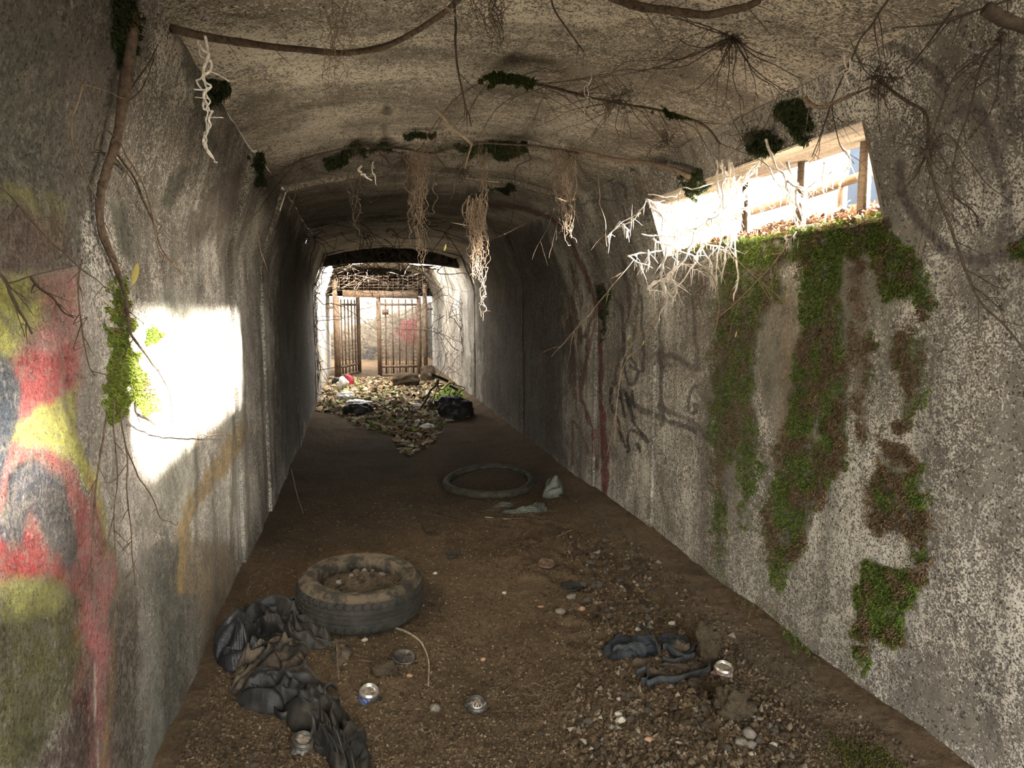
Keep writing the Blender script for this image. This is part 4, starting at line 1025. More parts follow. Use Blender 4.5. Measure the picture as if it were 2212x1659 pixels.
bleached('bleached_roots', [X(1655, 300, 1672, 345, 1688, 380, 1700, 420, 1720, 460, 1738, 520), X(1645, 345, 1680, 400, 1710, 450, 1725, 480, 1742, 518), X(1700, 350, 1715, 400, 1722, 440, 1735, 480), X(1735, 440, 1760, 455, 1790, 458, 1820, 450, 1840, 430), X(1780, 350, 1782, 420, 1788, 460),
                           X(1815, 315, 1835, 345, 1830, 365, 1800, 390, 1770, 410), X(1700, 420, 1730, 435, 1745, 445), X(1690, 400, 1720, 420, 1740, 470, 1735, 520, 1742, 528), X(1700, 390, 1725, 405, 1745, 400, 1800, 370)],
         2.5, 'bleached white roots hanging across the middle of the opening', r=.0038, seed=92, fuzz=8, drip=4)
bleached('bleached_roots', [X(1395, 430, 1420, 455, 1440, 480, 1470, 500, 1500, 505), X(1400, 432, 1430, 445, 1450, 460, 1475, 490), X(1395, 435, 1370, 470, 1340, 490, 1310, 512), X(1310, 512, 1340, 480, 1380, 460), X(1345, 485, 1355, 500), X(1400, 435, 1430, 480, 1425, 500)],
         2.85, 'bleached white root loop furthest left of the opening', r=.0034, seed=93, fuzz=5, drip=5)
bleached('bleached_roots', [X(1385, 505, 1430, 512, 1480, 515, 1500, 520), X(1355, 553, 1400, 545, 1450, 535, 1500, 520), X(1355, 553, 1385, 562, 1390, 580), X(1500, 520, 1540, 530, 1590, 545), X(1410, 515, 1450, 540, 1500, 552), X(1500, 500, 1480, 560, 1450, 590, 1430, 610), X(1520, 530, 1480, 590, 1450, 640), X(1400, 540, 1405, 580),
                           X(1505, 500, 1530, 560, 1540, 590, 1542, 630), X(1475, 570, 1500, 585, 1530, 597), X(1400, 625, 1430, 600, 1460, 590, 1470, 570), X(1440, 540, 1432, 600), X(1465, 540, 1460, 590)],
         2.8, 'bleached white drooping root net below and left of the opening', r=.0030, seed=94, fuzz=5, drip=5)
bleached('bleached_roots', [X(1400, 625, 1420, 630, 1440, 640, 1432, 690), X(1430, 605, 1445, 640, 1435, 670), X(1450, 600, 1460, 625, 1452, 650), X(1398, 620, 1425, 612, 1440, 640)],
         2.85, 'small bleached root knot hanging lowest below the opening', r=.0026, seed=95, fuzz=6, drip=6)
bleached('bleached_roots', [X(1475, 405, 1530, 396, 1580, 380, 1640, 362), X(1400, 420, 1440, 424, 1480, 414)], 2.7, 'thin bleached root stretched level towards the opening', r=.0018, seed=96, fuzz=2)
# a few leaves caught on twigs
for k, (x, y, yd, sz, lb) in enumerate(((292, 592, 1.75, .026, 'yellow leaf on the twig above the sunlit wall'), (1358, 728, 2.9, .012, 'small yellow leaf left of the black tag'), (1390, 740, 2.8, .010, 'tiny pale leaf right of the small yellow one'), (1590, 722, 2.3, .012, 'small yellow leaf in front of the moss streak'), (961, 535, 2.7, .014, 'small yellow leaf between the hanging root clumps'))):
    c = at(x, y, yd); u = np.linspace(-1, 1, 9); V = []; F = []
    for i, t in enumerate(u):
        w = .34 * (1 - t * t) ** .7
        for s_ in (-1, 0, 1): V.append(c + np.array([s_ * w * sz * .8 + t * sz * .25, .12 * sz * (1 - abs(s_)), t * sz]))
    F = grid_faces(9, 3)
    tag(mk('leaf', V, F, M['yellow_leaf']), lb, 'leaf').modifiers.new('s', 'SOLIDIFY').thickness = .0006

# ------------------------------------------------------------------ the car tyre
def lathe(prof, n, rfun=None):
    """prof: list of (r, z); rfun(r, z, angle) may change the radius"""
    p = np.array(prof, float); a = np.arange(n) * 2 * math.pi / n
    Rr = np.repeat(p[:, 0][:, None], n, 1); Zz = np.repeat(p[:, 1][:, None], n, 1); A = np.repeat(a[None], len(p), 0)
    if rfun is not None: Rr, Zz = rfun(Rr, Zz, A)
    V = np.stack([Rr * np.cos(A), Rr * np.sin(A), Zz], -1).reshape(-1, 3)
    i = np.arange(len(p) - 1)[:, None] * n; j = np.arange(n)[None, :]; k = (j + 1) % n
    return V, np.stack([i + j, i + k, i + n + k, i + n + j], -1).reshape(-1, 4)

def place(V, loc, rot=(0, 0, 0)):
    return np.asarray(V) @ np.array(Euler(rot).to_matrix()).T + np.array(loc)

tc = onz(776, 1240, .185); tc = np.array([tc[0], tc[1], float(floor_h(tc[0], tc[1])) - .008])
trot = (math.radians(1.5), math.radians(2.5), 0.3)
ty = empty('car_tyre', tc, 'worn car tyre lying flat, its hollow filled with soil', 'tyre')
ty['_o'] = [float(v) for v in tc]
pr = []
for t in np.linspace(0, 1, 60):                                        # the tread band, from bottom shoulder to top shoulder
    z = .028 + t * .137; r = .288 + .012 * (1 - (2 * t - 1) ** 4); pr.append((r, z))
def tread(R, Z, A):
    t = (Z - .028) / .137; g = np.zeros_like(R)
    for zc, amp, n_ in ((.30, .016, 46), (.47, .014, 60), (.62, .014, 60), (.79, .022, 46)):
        tri = 2 * np.abs(((A * n_ / (2 * math.pi)) % 1) - .5) - .5
        g = np.maximum(g, np.clip(1 - np.abs(t - zc - amp * np.sin(A * n_)) / .022, 0, 1))
    cuts = np.clip(1 - np.abs(((A * 46 / (2 * math.pi) + .12 * np.sin(t * 30)) % 1) - .5) / .09, 0, 1) * ((t > .80) | (t < .2))
    g = np.maximum(g, cuts * .9)
    return R - .012 * g, Z
V, F_ = lathe(pr, 960, tread); mk('tread', place(V, tc, trot), F_[:, ::-1], M['rubber'], ty)
pr = [(.288, .165), (.281, .168), (.276, .168), (.273, .176), (.268, .182), (.263, .183), (.260, .190), (.256, .191), (.252, .188), (.242, .189), (.228, .186), (.218, .182), (.214, .186), (.210, .186), (.207, .180), (.203, .181), (.199, .168), (.197, .14), (.2, .11), (.21, .10)]
V, F_ = lathe(pr, 120, lambda R, Z, A: (R, Z + .0012 * fbm(R * 60, A * 9, 0, 4, 2)))
mk('sidewall', place(V, tc, trot), F_[:, ::-1], M['rubber_dust'], ty)['label'] = 'upper sidewall dusted with soil'
V, F_ = lathe([(.288, .028), (.275, .012), (.25, .004), (.2, .004)], 96); mk('sidewall', place(V, tc, trot), F_, M['rubber'], ty)
n = 120; g = np.linspace(-.212, .212, n); GX, GY = np.meshgrid(g, g, indexing='ij'); R_ = np.hypot(GX, GY)
Zf = .118 + .055 * np.clip(1 - R_ / .2, 0, 1) ** 1.2 + .022 * fbm(GX * 16, GY * 16, 0, 61, 5) * np.clip(1.2 - R_ / .19, 0, 1) + .012 * np.abs(fbm(GX * 40, GY * 40, 0, 66, 3))
FFm = grid_faces(n, n); ok = (R_.ravel() < .207); FFm = FFm[ok[FFm].all(1)]
mk('soil_fill', place(np.stack([GX, GY, Zf], -1).reshape(-1, 3), tc, trot), FFm[:, ::-1], M['dirt_fill'], ty)

sf = [c for c in ty.children if c.name.startswith('soil_fill')] or [o for o in bpy.data.objects if o.name == 'soil_fill']
for k in range(14):
    a_, r_ = rng.uniform(0, 6.3), rng.uniform(.02, .16); q = np.array([r_ * math.cos(a_), r_ * math.sin(a_), .135 + .045 * (1 - r_ / .2)])
    import bmesh
    bm = bmesh.new(); bmesh.ops.create_icosphere(bm, subdivisions=2, radius=1.0); V = np.array([v.co[:] for v in bm.verts]); F_ = [[v.index for v in f.verts] for f in bm.faces]; bm.free()
    V = V * (1 + .3 * fbm(V[:, 0] * 1.4, V[:, 1] * 1.4, V[:, 2] * 1.4 + k * 5.0, 3, 3))[:, None] * rng.uniform(.008, .02) * np.array([1, .8, .7]) + q
    mk('pebble', place(V, tc, trot), np.array(F_), M['clod'] if k % 3 else M['stone'], sf[0])
# bicycle tyre
bc = onz(1056, 1050, .03); bc[2] = float(floor_h(bc[0], bc[1]))
bt = empty('bicycle_tyre', bc, 'bare bicycle tyre lying propped on rubble in the dark', 'tyre')
rot = (math.radians(4), math.radians(-2.5), .2); bc[2] += .02
a = np.linspace(0, 2 * math.pi, 140, endpoint=False)
pr = [(.340 + .031 * math.cos(t), .055 + .031 * math.sin(t)) for t in np.linspace(-2.5, 2.5, 18)]
def tw_(R, Z, A):
    lug = np.clip(np.sin(A * 90) * 6, 0, 1) * (R > .352) * .003
    return R + lug + .005 * np.sin(2 * A + .5), Z + .012 * np.sin(2 * A)
V, F_ = lathe(pr, 360, tw_); mk('casing', place(V, bc, rot), F_, M['bike_rubber'], bt)
for s_ in (pr[0], pr[-1]):
    q = [(s_[0] + .003 * math.cos(t), s_[1] + .003 * math.sin(t)) for t in np.linspace(0, 2 * math.pi, 7)]
    V, F_ = lathe(q, 120, lambda R, Z, A: (R + .005 * np.sin(2 * A + .5), Z + .012 * np.sin(2 * A))); mk('bead', place(V, bc, rot), F_, M['bike_rubber'], bt)

# ------------------------------------------------------------------ cloth
def crumple(name, spine, width, height, mat, label=None, cat=None, seed=1, parent=None, fold=(3.0, 1.2), nu=110, nv=70, wr=.012, lift=0.0, rag=.18, group=None, kind=None):
    """a rumpled cloth lying along a line on the ground"""
    S = np.array([fl(x, y) for x, y in spine]) if len(spine[0]) == 2 else np.array(spine)
    S = smooth_line(S, 10); d = np.concatenate([[0], np.cumsum(np.linalg.norm(np.diff(S[:, :2], axis=0), axis=1))]); L = d[-1]
    u = np.linspace(0, L, nu); Sx = np.interp(u, d, S[:, 0]); Sy = np.interp(u, d, S[:, 1])
    tx, ty_ = np.gradient(Sx), np.gradient(Sy); l = np.hypot(tx, ty_); nx, ny = -ty_ / l, tx / l
    wv = np.interp(u / L, np.linspace(0, 1, len(width)), width); hv = np.interp(u / L, np.linspace(0, 1, len(height)), height)
    cap = np.clip(1 - np.abs(2 * u / L - 1) ** 5, .02, 1) ** .5
    v = np.linspace(-1, 1, nv); U, Vv = np.meshgrid(u, v, indexing='ij')
    edge = 1 + rag * fbm(U * 9, np.sign(Vv) * 3.0, 0, seed, 3) * np.abs(Vv)
    ww = (wv * cap)[:, None] * edge
    X = Sx[:, None] + nx[:, None] * Vv * ww; Y = Sy[:, None] + ny[:, None] * Vv * ww
    sw = .35 * fbm(U * 6, Vv * 1.2, 0, seed + 2, 2)
    ph = (Vv + sw) * fold[0] + .8 * fbm(U * 5, Vv * 2, 0, seed + 3, 2)
    ridge = .5 - .5 * np.cos(2 * math.pi * (ph * .5 + fold[1] * U)); ridge = 1 - (1 - ridge) ** 1.5
    r2 = 1 - np.abs(fbm(U * 9 + Vv * .8, Vv * 1.7, 0, seed + 5, 2)); r3 = 1 - np.abs(vnoise(U * 19 + Vv * 3, Vv * 3 - U * 5, 0, seed + 7)) * 1.5
    dome = np.clip(1 - np.abs(Vv) ** 3.2, 0, 1) ** .6 * cap[:, None]
    Z = floor_h(X, Y) - .006 + lift * dome + hv[:, None] * dome * (.22 + .42 * ridge + .36 * r2 ** 2) + wr * dome * (np.maximum(r3, 0) ** 2 - .3)
    X = X + .03 * fbm(U * 8, Vv * 2, 0, seed + 11, 2) * dome; Y = Y + .03 * fbm(U * 8, Vv * 2, 2, seed + 13, 2) * dome
    o = mk(name, np.stack([X, Y, Z], -1).reshape(-1, 3), grid_faces(nu, nv), M[mat], parent)
    o.modifiers.new('s', 'SOLIDIFY').thickness = .0025
    return tag(o, label, cat, group, kind) if parent is None else o

def strip(mb, pts, h, t=.004, n=5, lean=0.0):
    """a band standing on edge, such as a waistband or a hem"""
    S = smooth_line(np.array(pts, float), 8); m = len(S)
    T = np.gradient(S, axis=0); T[:, 2] = 0; T /= np.linalg.norm(T, axis=1)[:, None] + 1e-9
    N = np.stack([-T[:, 1], T[:, 0], np.zeros(m)], 1)
    V = []
    for s_, z in ((-1, 0), (-1.2, .5), (-1, 1), (1, 1), (1.2, .5), (1, 0)):
        V.append(S + N * (s_ * t / 2 + lean * z * h) + np.array([0, 0, 1.0]) * z * (h if np.ndim(h) == 0 else np.asarray(h)[:, None]))
    V = np.stack(V, 1).reshape(-1, 3); F = []
    for i in range(m - 1):
        for j in range(6):
            k = (j + 1) % 6; F.append((i * 6 + j, i * 6 + k, i * 6 + 6 + k, i * 6 + 6 + j))
    F.append(tuple(range(5, -1, -1))); F.append(tuple((m - 1) * 6 + j for j in range(6)))
    return mb.add(V, F)

def fz(px, py, dz=0.0):
    p = fl(px, py); return np.array([p[0], p[1], p[2] + dz])

crumple('slate_cloth', px_list(600, 1318, 640, 1318, 692, 1352), [.05, .10, .075], [.06, .12, .06], 'cloth_blue', 'smooth slate blue cloth bulging against the car tyre', 'cloth', seed=3, fold=(1.2, .6), wr=.006)
crumple('black_garment', px_list(520, 1370, 580, 1350, 640, 1375, 712, 1395), [.07, .13, .12, .06], [.10, .15, .11, .06], 'leather', 'black crumpled garment just in front of the car tyre', 'clothing', seed=8, fold=(2.6, 1.5), wr=.022)
crumple('black_hood', px_list(470, 1432, 505, 1420, 560, 1400), [.08, .14, .07], [.12, .20, .10], 'black_bag', 'smooth black padded hood shape against the left wall', 'clothing', seed=12, fold=(1.3, .5), wr=.008, rag=.08)
crumple('brown_garment', px_list(500, 1495, 550, 1475, 600, 1440, 655, 1395), [.05, .11, .12, .07], [.05, .12, .12, .08], 'cloth_dirty', 'soil-stained dark garment in the middle of the clothes heap', 'clothing', seed=17, fold=(3.4, 1.8), wr=.020)
jk = empty('black_jacket', fl(640, 1540), 'black leathery jacket with a trailing sleeve, nearest of the clothes heap', 'clothing')
crumple('body', px_list(515, 1520, 560, 1515, 610, 1500, 660, 1500, 700, 1490), [.05, .09, .10, .11, .06], [.06, .11, .12, .12, .06], 'leather', seed=21, parent=jk, fold=(2.4, 2.2), wr=.024)
slv = crumple('sleeve', px_list(635, 1505, 668, 1540, 705, 1575, 745, 1632, 772, 1690), [.07, .085, .075, .065, .06], [.09, .11, .10, .09, .08], 'leather', seed=27, parent=jk, fold=(1.6, 2.5), wr=.022)
mb = MB(); strip(mb, [fz(590, 1538), fz(606, 1556), fz(632, 1548), fz(640, 1535)], .03); mb.done('cuff', M['leather'], slv)
mb = MB(); strip(mb, [fz(700, 1495, .0), fz(715, 1488, .01), fz(728, 1494, .005)], .02); mb.done('strap', M['leather'], jk)
crumple('rag', px_list(700, 1392, 735, 1400, 732, 1440), [.02, .045, .02], [.02, .04, .02], 'cloth_dirty', 'small muddy rag end beside the clothes heap', 'cloth', seed=33, wr=.01, nu=60, nv=40)

jn = empty('torn_trousers', fl(1420, 1430), 'torn dark blue trousers half buried in soil on the right', 'clothing')
crumple('leg_panel', px_list(1308, 1415, 1345, 1408, 1385, 1425), [.04, .075, .04], [.03, .055, .03], 'denim', seed=41, parent=jn, fold=(1.4, .8), wr=.006)
crumple('leg_panel', px_list(1330, 1395, 1380, 1398, 1420, 1400), [.03, .05, .04], [.03, .045, .04], 'denim', seed=43, parent=jn, fold=(1.4, 1.8), wr=.008)
crumple('leg_panel', px_list(1420, 1392, 1455, 1392, 1492, 1395), [.03, .05, .035], [.03, .055, .035], 'denim', seed=45, parent=jn, fold=(1.2, .8), wr=.005)
crumple('soil_load', px_list(1360, 1440, 1400, 1445, 1425, 1455), [.05, .06, .04], [.03, .045, .03], 'dirt_fill', seed=47, parent=jn, fold=(.6, .4), wr=.02)
crumple('soil_load', px_list(1395, 1465, 1460, 1455, 1520, 1435), [.03, .06, .06], [.015, .02, .02], 'dirt_fill', seed=48, parent=jn, fold=(.6, .4), wr=.014)
crumple('soil_load', px_list(1430, 1385, 1470, 1405, 1490, 1418), [.03, .04, .03], [.04, .05, .035], 'dirt_fill', seed=49, parent=jn, fold=(.6, .4), wr=.016)
mb = MB(); strip(mb, [fz(1396, 1478), fz(1400, 1485), (fz(1425, 1476)), fz(1460, 1476), fz(1495, 1466), fz(1525, 1458), fz(1533, 1448), fz(1528, 1436), fz(1524, 1420), fz(1515, 1408), fz(1500, 1408), fz(1490, 1420), fz(1470, 1434), fz(1450, 1438), fz(1432, 1432)], .03, .006); mb.done('waistband', M['denim_hem'], jn)
mb = MB(); strip(mb, [fz(1432, 1412, .01), fz(1440, 1410, .01), fz(1455, 1422, .01), fz(1480, 1430), fz(1500, 1424)], .032, .005); mb.done('hem', M['denim_hem'], jn)
mb = MB(); strip(mb, [fz(1375, 1465), fz(1395, 1458), fz(1398, 1480), fz(1385, 1482)], .035, .004); mb.done('hem', M['denim_hem'], jn)
mb = MB(); strip(mb, [fz(1386, 1358), fz(1396, 1372, .01), fz(1402, 1390, .02), fz(1415, 1400, .02), fz(1424, 1422, .01)], .022, .006); mb.done('seam', M['denim_hem'], jn)
crumple('pocket', px_list(1335, 1418, 1360, 1416, 1388, 1420), [.022, .032, .02], [.07, .075, .05], 'denim_hem', seed=52, parent=jn, fold=(2, 2.5), wr=.004, nu=60, nv=30)['label'] = 'paler embroidered pocket'

# torn film beside the bicycle tyre
pf_ = empty('torn_sheeting', fl(1150, 1090), 'torn grey sheeting with stiff spikes right of the bicycle tyre', 'plastic')
crumple('sheet', px_list(1085, 1108, 1130, 1105, 1175, 1095), [.03, .05, .07], [.01, .04, .06], 'green_plastic', seed=61, parent=pf_, fold=(5, .2), wr=.006)
crumple('flap', px_list(1175, 1075, 1195, 1070, 1208, 1062), [.05, .09, .03], [.10, .17, .06], 'green_plastic', seed=63, parent=pf_, fold=(1.5, .5), wr=.006, nu=60, nv=40)
for L in (px_list(1185, 1065, 1178, 1050, 1172, 1030), px_list(1160, 1045, 1148, 1060, 1140, 1078), px_list(1205, 1072, 1222, 1080, 1228, 1092)):
    q = [fz(x, y, .03 if i == 1 else (.01 if i == 0 else .02)) for i, (x, y) in enumerate(L)]
    MB().tube(smooth_line(q, 5), np.linspace(.006, .002, 11), 5).done('spike', M['rubber'], pf_)
crumple('plastic_scrap', px_list(1060, 1095, 1085, 1092, 1108, 1090), [.03, .06, .03], [.01, .025, .01], 'green_plastic', 'flat grey film under the bicycle tyre edge', 'plastic', seed=65, fold=(4, .4), wr=.005, nu=60, nv=40)

# ------------------------------------------------------------------ cans and discs
def can(px, py, label, body, tilt, yaw, crush=.35, lift=.0, dark_end=False, seed=1, end=True):
    c = fl(px, py); rr = .036; hgt = .045
    e = empty('crushed_can', c, label, 'can')
    rot = (tilt, 0, yaw); base = c + np.array([0, 0, lift])
    pr = [(rr * .82, 0), (rr, .006), (rr, .02), (rr * .98, hgt * .8), (rr * .8, hgt)]
    pr = [(a_, b_) for a_, b_ in zip(np.interp(np.linspace(0, 4, 26), range(5), [q[0] for q in pr]), np.interp(np.linspace(0, 4, 26), range(5), [q[1] for q in pr]))]
    def cr(R, Z, A):
        k = np.clip(Z / hgt, 0, 1)
        R = R * (1 + k * (.55 * fbm(np.cos(A) * 1.6, np.sin(A) * 1.6, Z * 60, seed, 3)))
        return R, Z * (1 - crush) + k * .012 * fbm(np.cos(A) * 2, np.sin(A) * 2, 0, seed + 4, 2)
    V, F_ = lathe(pr, 72, cr); top = V[-72:].mean(0)
    V = np.vstack([V, top[None]]); F_ = F_.tolist() + [[len(V) - 1, 25 * 72 + j, 25 * 72 + (j + 1) % 72] for j in range(72)]
    V = V * np.array([1, 1, -1])
    mk('body', place(V, base, rot), F_, M[body], e)
    pr = [(rr * 1.0, -.003), (rr * 1.02, .001), (rr * .97, .004), (rr * .86, .006), (rr * .83, .009), (rr * .80, .009), (rr * .77, .006), (rr * .74, -.001), (rr * .5, -.004), (rr * .02, -.005)]
    V, F_ = lathe(pr, 64); ce = mk('can_end', place(V, base, rot), F_[:, ::-1], M['alu'] if not dark_end else M['alu_dark'], e)
    V, F_ = lathe([(rr * .62, -.001), (rr * .4, .003), (rr * .15, .001), (.0005, .002)], 40, lambda R, Z, A: (R * (1 + .25 * fbm(np.cos(A) * 2, np.sin(A) * 2, 0, seed + 9, 3)), Z + .002 * fbm(R * 90, A * 3, 0, seed, 2)))
    mk('soil', place(V, base, rot), F_[:, ::-1], M['soil_spot'], ce)['label'] = 'dusty soil caught in the can end'
    return e
can(798, 1508, 'crushed can with blue paint and a bright round end', 'alu_blue', math.radians(16), .4, lift=.028, seed=2)
cb = can(1030, 1535, 'crumpled dark can with white print and a bright rim', 'alu_dark', math.radians(24), .2, crush=.5, lift=.026, dark_end=True, seed=6)
q = [fz(1020, 1540, .036), fz(1026, 1548, .034), fz(1031, 1540, .037), fz(1036, 1549, .034), fz(1042, 1540, .036)]
MB().tube(smooth_line(q, 3), .0016, 4).done('print_mark', M['white_print'], cb)
mb = MB(); q = [place([(.033 * math.cos(t), .033 * math.sin(t), .0)], fl(1030, 1532) + np.array([0, 0, .034]), (.3, 0, 0))[0] for t in np.linspace(-2.9, -.4, 16)]
mb.tube(q, .0035, 5); mb.done('rim', M['alu'], cb)
can(1563, 1457, 'crushed can with faded red paint beside the torn trousers', 'alu_red', math.radians(14), -.2, lift=.03, seed=9)
can(655, 1615, 'dull crushed can lying under the black sleeve', 'alu_dark', math.radians(20), .9, lift=.028, seed=13, dark_end=True)

def disc(name, px, py, r, label, mat, cat='lid', tilt=(0, 0, 0), seed=1, h=.006):
    c = fl(px, py); c[2] += .007
    pr = [(.001, h * .4), (r * .5, h * .5), (r * .85, h * .4), (r * .93, h), (r, h), (r * 1.01, 0), (r * .97, -.004), (r * .5, -.004), (.001, -.004)]
    V, F_ = lathe(pr, 56, lambda R, Z, A: (R * (1 + .10 * fbm(np.cos(A) * 1.5, np.sin(A) * 1.5, 0, seed, 2)), Z + .004 * fbm(R * 40, A * 1.2, 0, seed + 1, 2)))
    return tag(mk(name, place(V, c, tilt), F_[:, ::-1], M[mat]), label, cat)
disc('flattened_can', 872, 1425, .047, 'flattened dark can seen end-on left of the curved stick', 'alu_dark', 'can', (.12, .05, 0), 3, .008)
disc('metal_disc', 1232, 1270, .052, 'dark round lid lying flat among the rubble', 'rubber', tilt=(.05, .05, 0), seed=4)
disc('metal_disc', 1180, 1220, .045, 'rusty brown lid sunk in the soil', 'rust', tilt=(.18, -.1, 0), seed=5)
disc('flattened_can', 976, 1202, .036, 'small flattened black can in the middle of the floor', 'rubber', 'can', (.2, -.1, 0), 6, .014)
disc('metal_disc', 932, 1152, .05, 'dull dirty lid furthest back on the brown floor', 'clod', tilt=(.06, 0, 0), seed=7)

# ------------------------------------------------------------------ sticks
def stick(px, r, label, mat='stick', up=None, seed=1, name='stick', twigs=0):
    up = up or [.0] * len(px)
    q = np.array([fz(x, y, r + u) for (x, y), u in zip(px, up)]); S = smooth_line(q, 7)
    rr = np.linspace(r, r * .6, len(S)) * (1 + .2 * np.abs(fbm(np.arange(len(S)) * .5, seed * 3.3, 0, 3, 2)))
    return tag(MB().tube(S, rr, 7).done(name, M[mat]), label, 'stick')
stick(px_list(850, 1358, 875, 1366, 905, 1385, 920, 1410, 927, 1440, 925, 1485), .0055, 'long curved pale stick lying from the tyre towards the camera', seed=2)
stick(px_list(772, 1428, 805, 1432, 850, 1437), .005, 'short brown stick pushed under the flattened can', 'bark', seed=3)
stick(px_list(732, 1472, 730, 1440, 728, 1412), .006, 'short upright brown stick beside the clothes heap', 'bark', up=[0, .03, .06], seed=4)
stick(px_list(728, 1420, 745, 1405, 780, 1388), .003, 'thin twig branching from the short upright stick', 'bark', seed=5)
stick(px_list(1302, 1330, 1312, 1355, 1320, 1378), .0035, 'thin dark stick behind the torn trousers', 'bark', up=[.02, .02, 0], seed=6)
stick(px_list(905, 1105, 945, 1115, 990, 1125), .003, 'thin dark twig lying behind the small black can', 'bark', seed=7)
stick(px_list(1048, 1118, 1090, 1122, 1140, 1120), .004, 'thin pale stick lying below the torn sheeting', seed=8)
stick(px_list(630, 1040, 640, 1075, 655, 1110), .004, 'thin pale twig leaning at the foot of the left wall', up=[.10, .05, 0], seed=9)
stick(px_list(1205, 1160, 1225, 1150, 1235, 1146), .004, 'short pale twig in the rubble near the right wall', seed=10)
mb = MB(); R_ = np.random.default_rng(5); c = fl(1200, 1500)
for i in range(40):
    p = c + np.array([R_.normal(0, .045), R_.normal(0, .04), .006]); a_ = R_.uniform(0, 6.3); q = []
    for k in range(14): a_ += R_.normal(0, .5); p = p + np.array([math.cos(a_), math.sin(a_), R_.normal(0, .25)]) * .007; p[2] = max(p[2], c[2] + .002); q.append(p.copy())
    mb.tube(q, .0007, 3)
tag(mb.done('root_tuft', M['tan']), 'loose flat tangle of dry rootlets on the bare soil', 'roots')

# ------------------------------------------------------------------ stones and clods
def rock(r, seed, sub=2, sq=(1, .8, .6), rough=.28):
    import bmesh
    bm = bmesh.new(); bmesh.ops.create_icosphere(bm, subdivisions=sub, radius=1.0)
    V = np.array([v.co[:] for v in bm.verts]); F_ = [[v.index for v in f.verts] for f in bm.faces]; bm.free()
    V = V * (1 + rough * fbm(V[:, 0] * 1.3, V[:, 1] * 1.3, V[:, 2] * 1.3 + seed, seed, 3))[:, None]
    V = np.round(V * 3.2, 0) / 3.2 * .35 + V * .65
    if sub >= 4: V = V * (1 + .13 * fbm(V[:, 0] * 5, V[:, 1] * 5, V[:, 2] * 5 + seed, seed + 3, 4))[:, None]
    return V * np.array(sq) * r, np.array(F_)

def put_rock(name, px, py, rpx, mat, label, cat='stone', seed=1, sub=3, sq=(1, .8, .6), rough=.28, group=None, rz=0, sink=.25):
    c = fl(px, py); d = np.linalg.norm(c - EYEV); r = rpx * d / F_PX
    V, F_ = rock(r, seed, sub, sq, rough)
    c = c + np.array([0, 0, r * sq[2] * (1 - sink * 2)])
    return tag(mk(name, place(V, c, (0, 0, rz)), F_, M[mat], smooth=sub > 2), label, cat, group)
put_rock('soil_clod', 1528, 1422, 34, 'clod', 'tall brown clod standing at the end of the torn trousers', 'clod', 3, 5, (.7, .6, 1.25), .35, sink=.15)
put_rock('soil_clod', 1582, 1545, 40, 'clod', 'largest brown clod, at the lower right', 'clod', 5, 5, (.85, .8, 1.0), .35, sink=.2)
put_rock('soil_clod', 828, 1452, 22, 'clod', 'round clod in front of the flattened dark can', 'clod', 7, 4, (1, .9, .7), .3)
put_rock('soil_clod', 1440, 1442, 11, 'clod', 'small grey clod inside the trouser waistband', 'clod', 9, 3)
put_rock('soil_clod', 1498, 1478, 14, 'clod', 'clod just outside the trouser waistband', 'clod', 10, 3)
put_rock('stone', 1618, 1590, 12, 'stone', 'pinkish square stone on the small heap at lower right', seed=11, sq=(1, .9, .9))
put_rock('stone', 1622, 1612, 11, 'stone', 'grey stone below the pinkish one at lower right', seed=12)
put_rock('stone', 1600, 1606, 10, 'stone', 'grey stone left in the small heap at lower right', seed=13)
put_rock('stone', 1624, 1632, 7, 'stone_pale', 'whitish pebble lowest in the small heap at lower right', seed=14)
put_rock('stone', 1670, 1612, 8, 'stone_pale', 'oval pale pebble right of the small heap', seed=15)
put_rock('stone', 1336, 1546, 8, 'stone_pale', 'pale yellow stone pair, upper one', seed=16)
put_rock('stone', 1342, 1558, 9, 'stone_pale', 'pale yellow stone pair, lower one', seed=17)
put_rock('stone', 1336, 1512, 5, 'stone_pale', 'white pebble above the pale yellow stones', seed=18)
put_rock('stone', 1378, 1516, 6, 'stone_pale', 'white pebble right of its twin, above the pale yellow stones', seed=19)
put_rock('stone', 1437, 1545, 6, 'stone_orange', 'orange brick chip right of the pale yellow stones', seed=20, sub=2)
put_rock('stone', 1400, 1600, 8, 'stone_orange', 'tan square chip at the bottom right of the bare soil', seed=21, sub=2)
put_rock('stone', 1168, 1311, 7, 'stone_orange', 'small orange triangular chip in the middle of the floor', seed=22, sub=2, sq=(1, .6, .25))
put_rock('stone', 1258, 1318, 8, 'stone_orange', 'orange-brown pebble below the dark round lid', seed=23)
put_rock('stone', 1212, 1323, 10, 'stone', 'grey-brown stone left of the orange-brown pebble', seed=24)
put_rock('stone', 1235, 1292, 10, 'stone', 'flat grey-brown stone just below the dark round lid', seed=25)
put_rock('stone', 1090, 1282, 5, 'stone_pale', 'single whitish pebble on smooth soil in the middle', seed=26)
put_rock('stone', 788, 1384, 6, 'stone_pale', 'whitish pebble between tyre and flattened can', seed=27)
put_rock('stone', 884, 1461, 6, 'stone_orange', 'orange chip below the flattened dark can', seed=28, sub=2)
put_rock('stone', 1043, 1426, 5, 'stone_orange', 'small orange chip right of the curved stick', seed=29, sub=2)
put_rock('stone', 940, 1533, 12, 'stone', 'flat brown stone left of the can with white print', seed=30)
put_rock('stone', 940, 1240, 5, 'stone_pale', 'white pebble right of the tyre', seed=31)
put_rock('stone', 1288, 1532, 9, 'clod', 'brown split stone left of the pale yellow stones', seed=32)
put_rock('stone', 1345, 1383, 7, 'stone_pale', 'yellowish stone on the left corner of the torn trousers', seed=33)
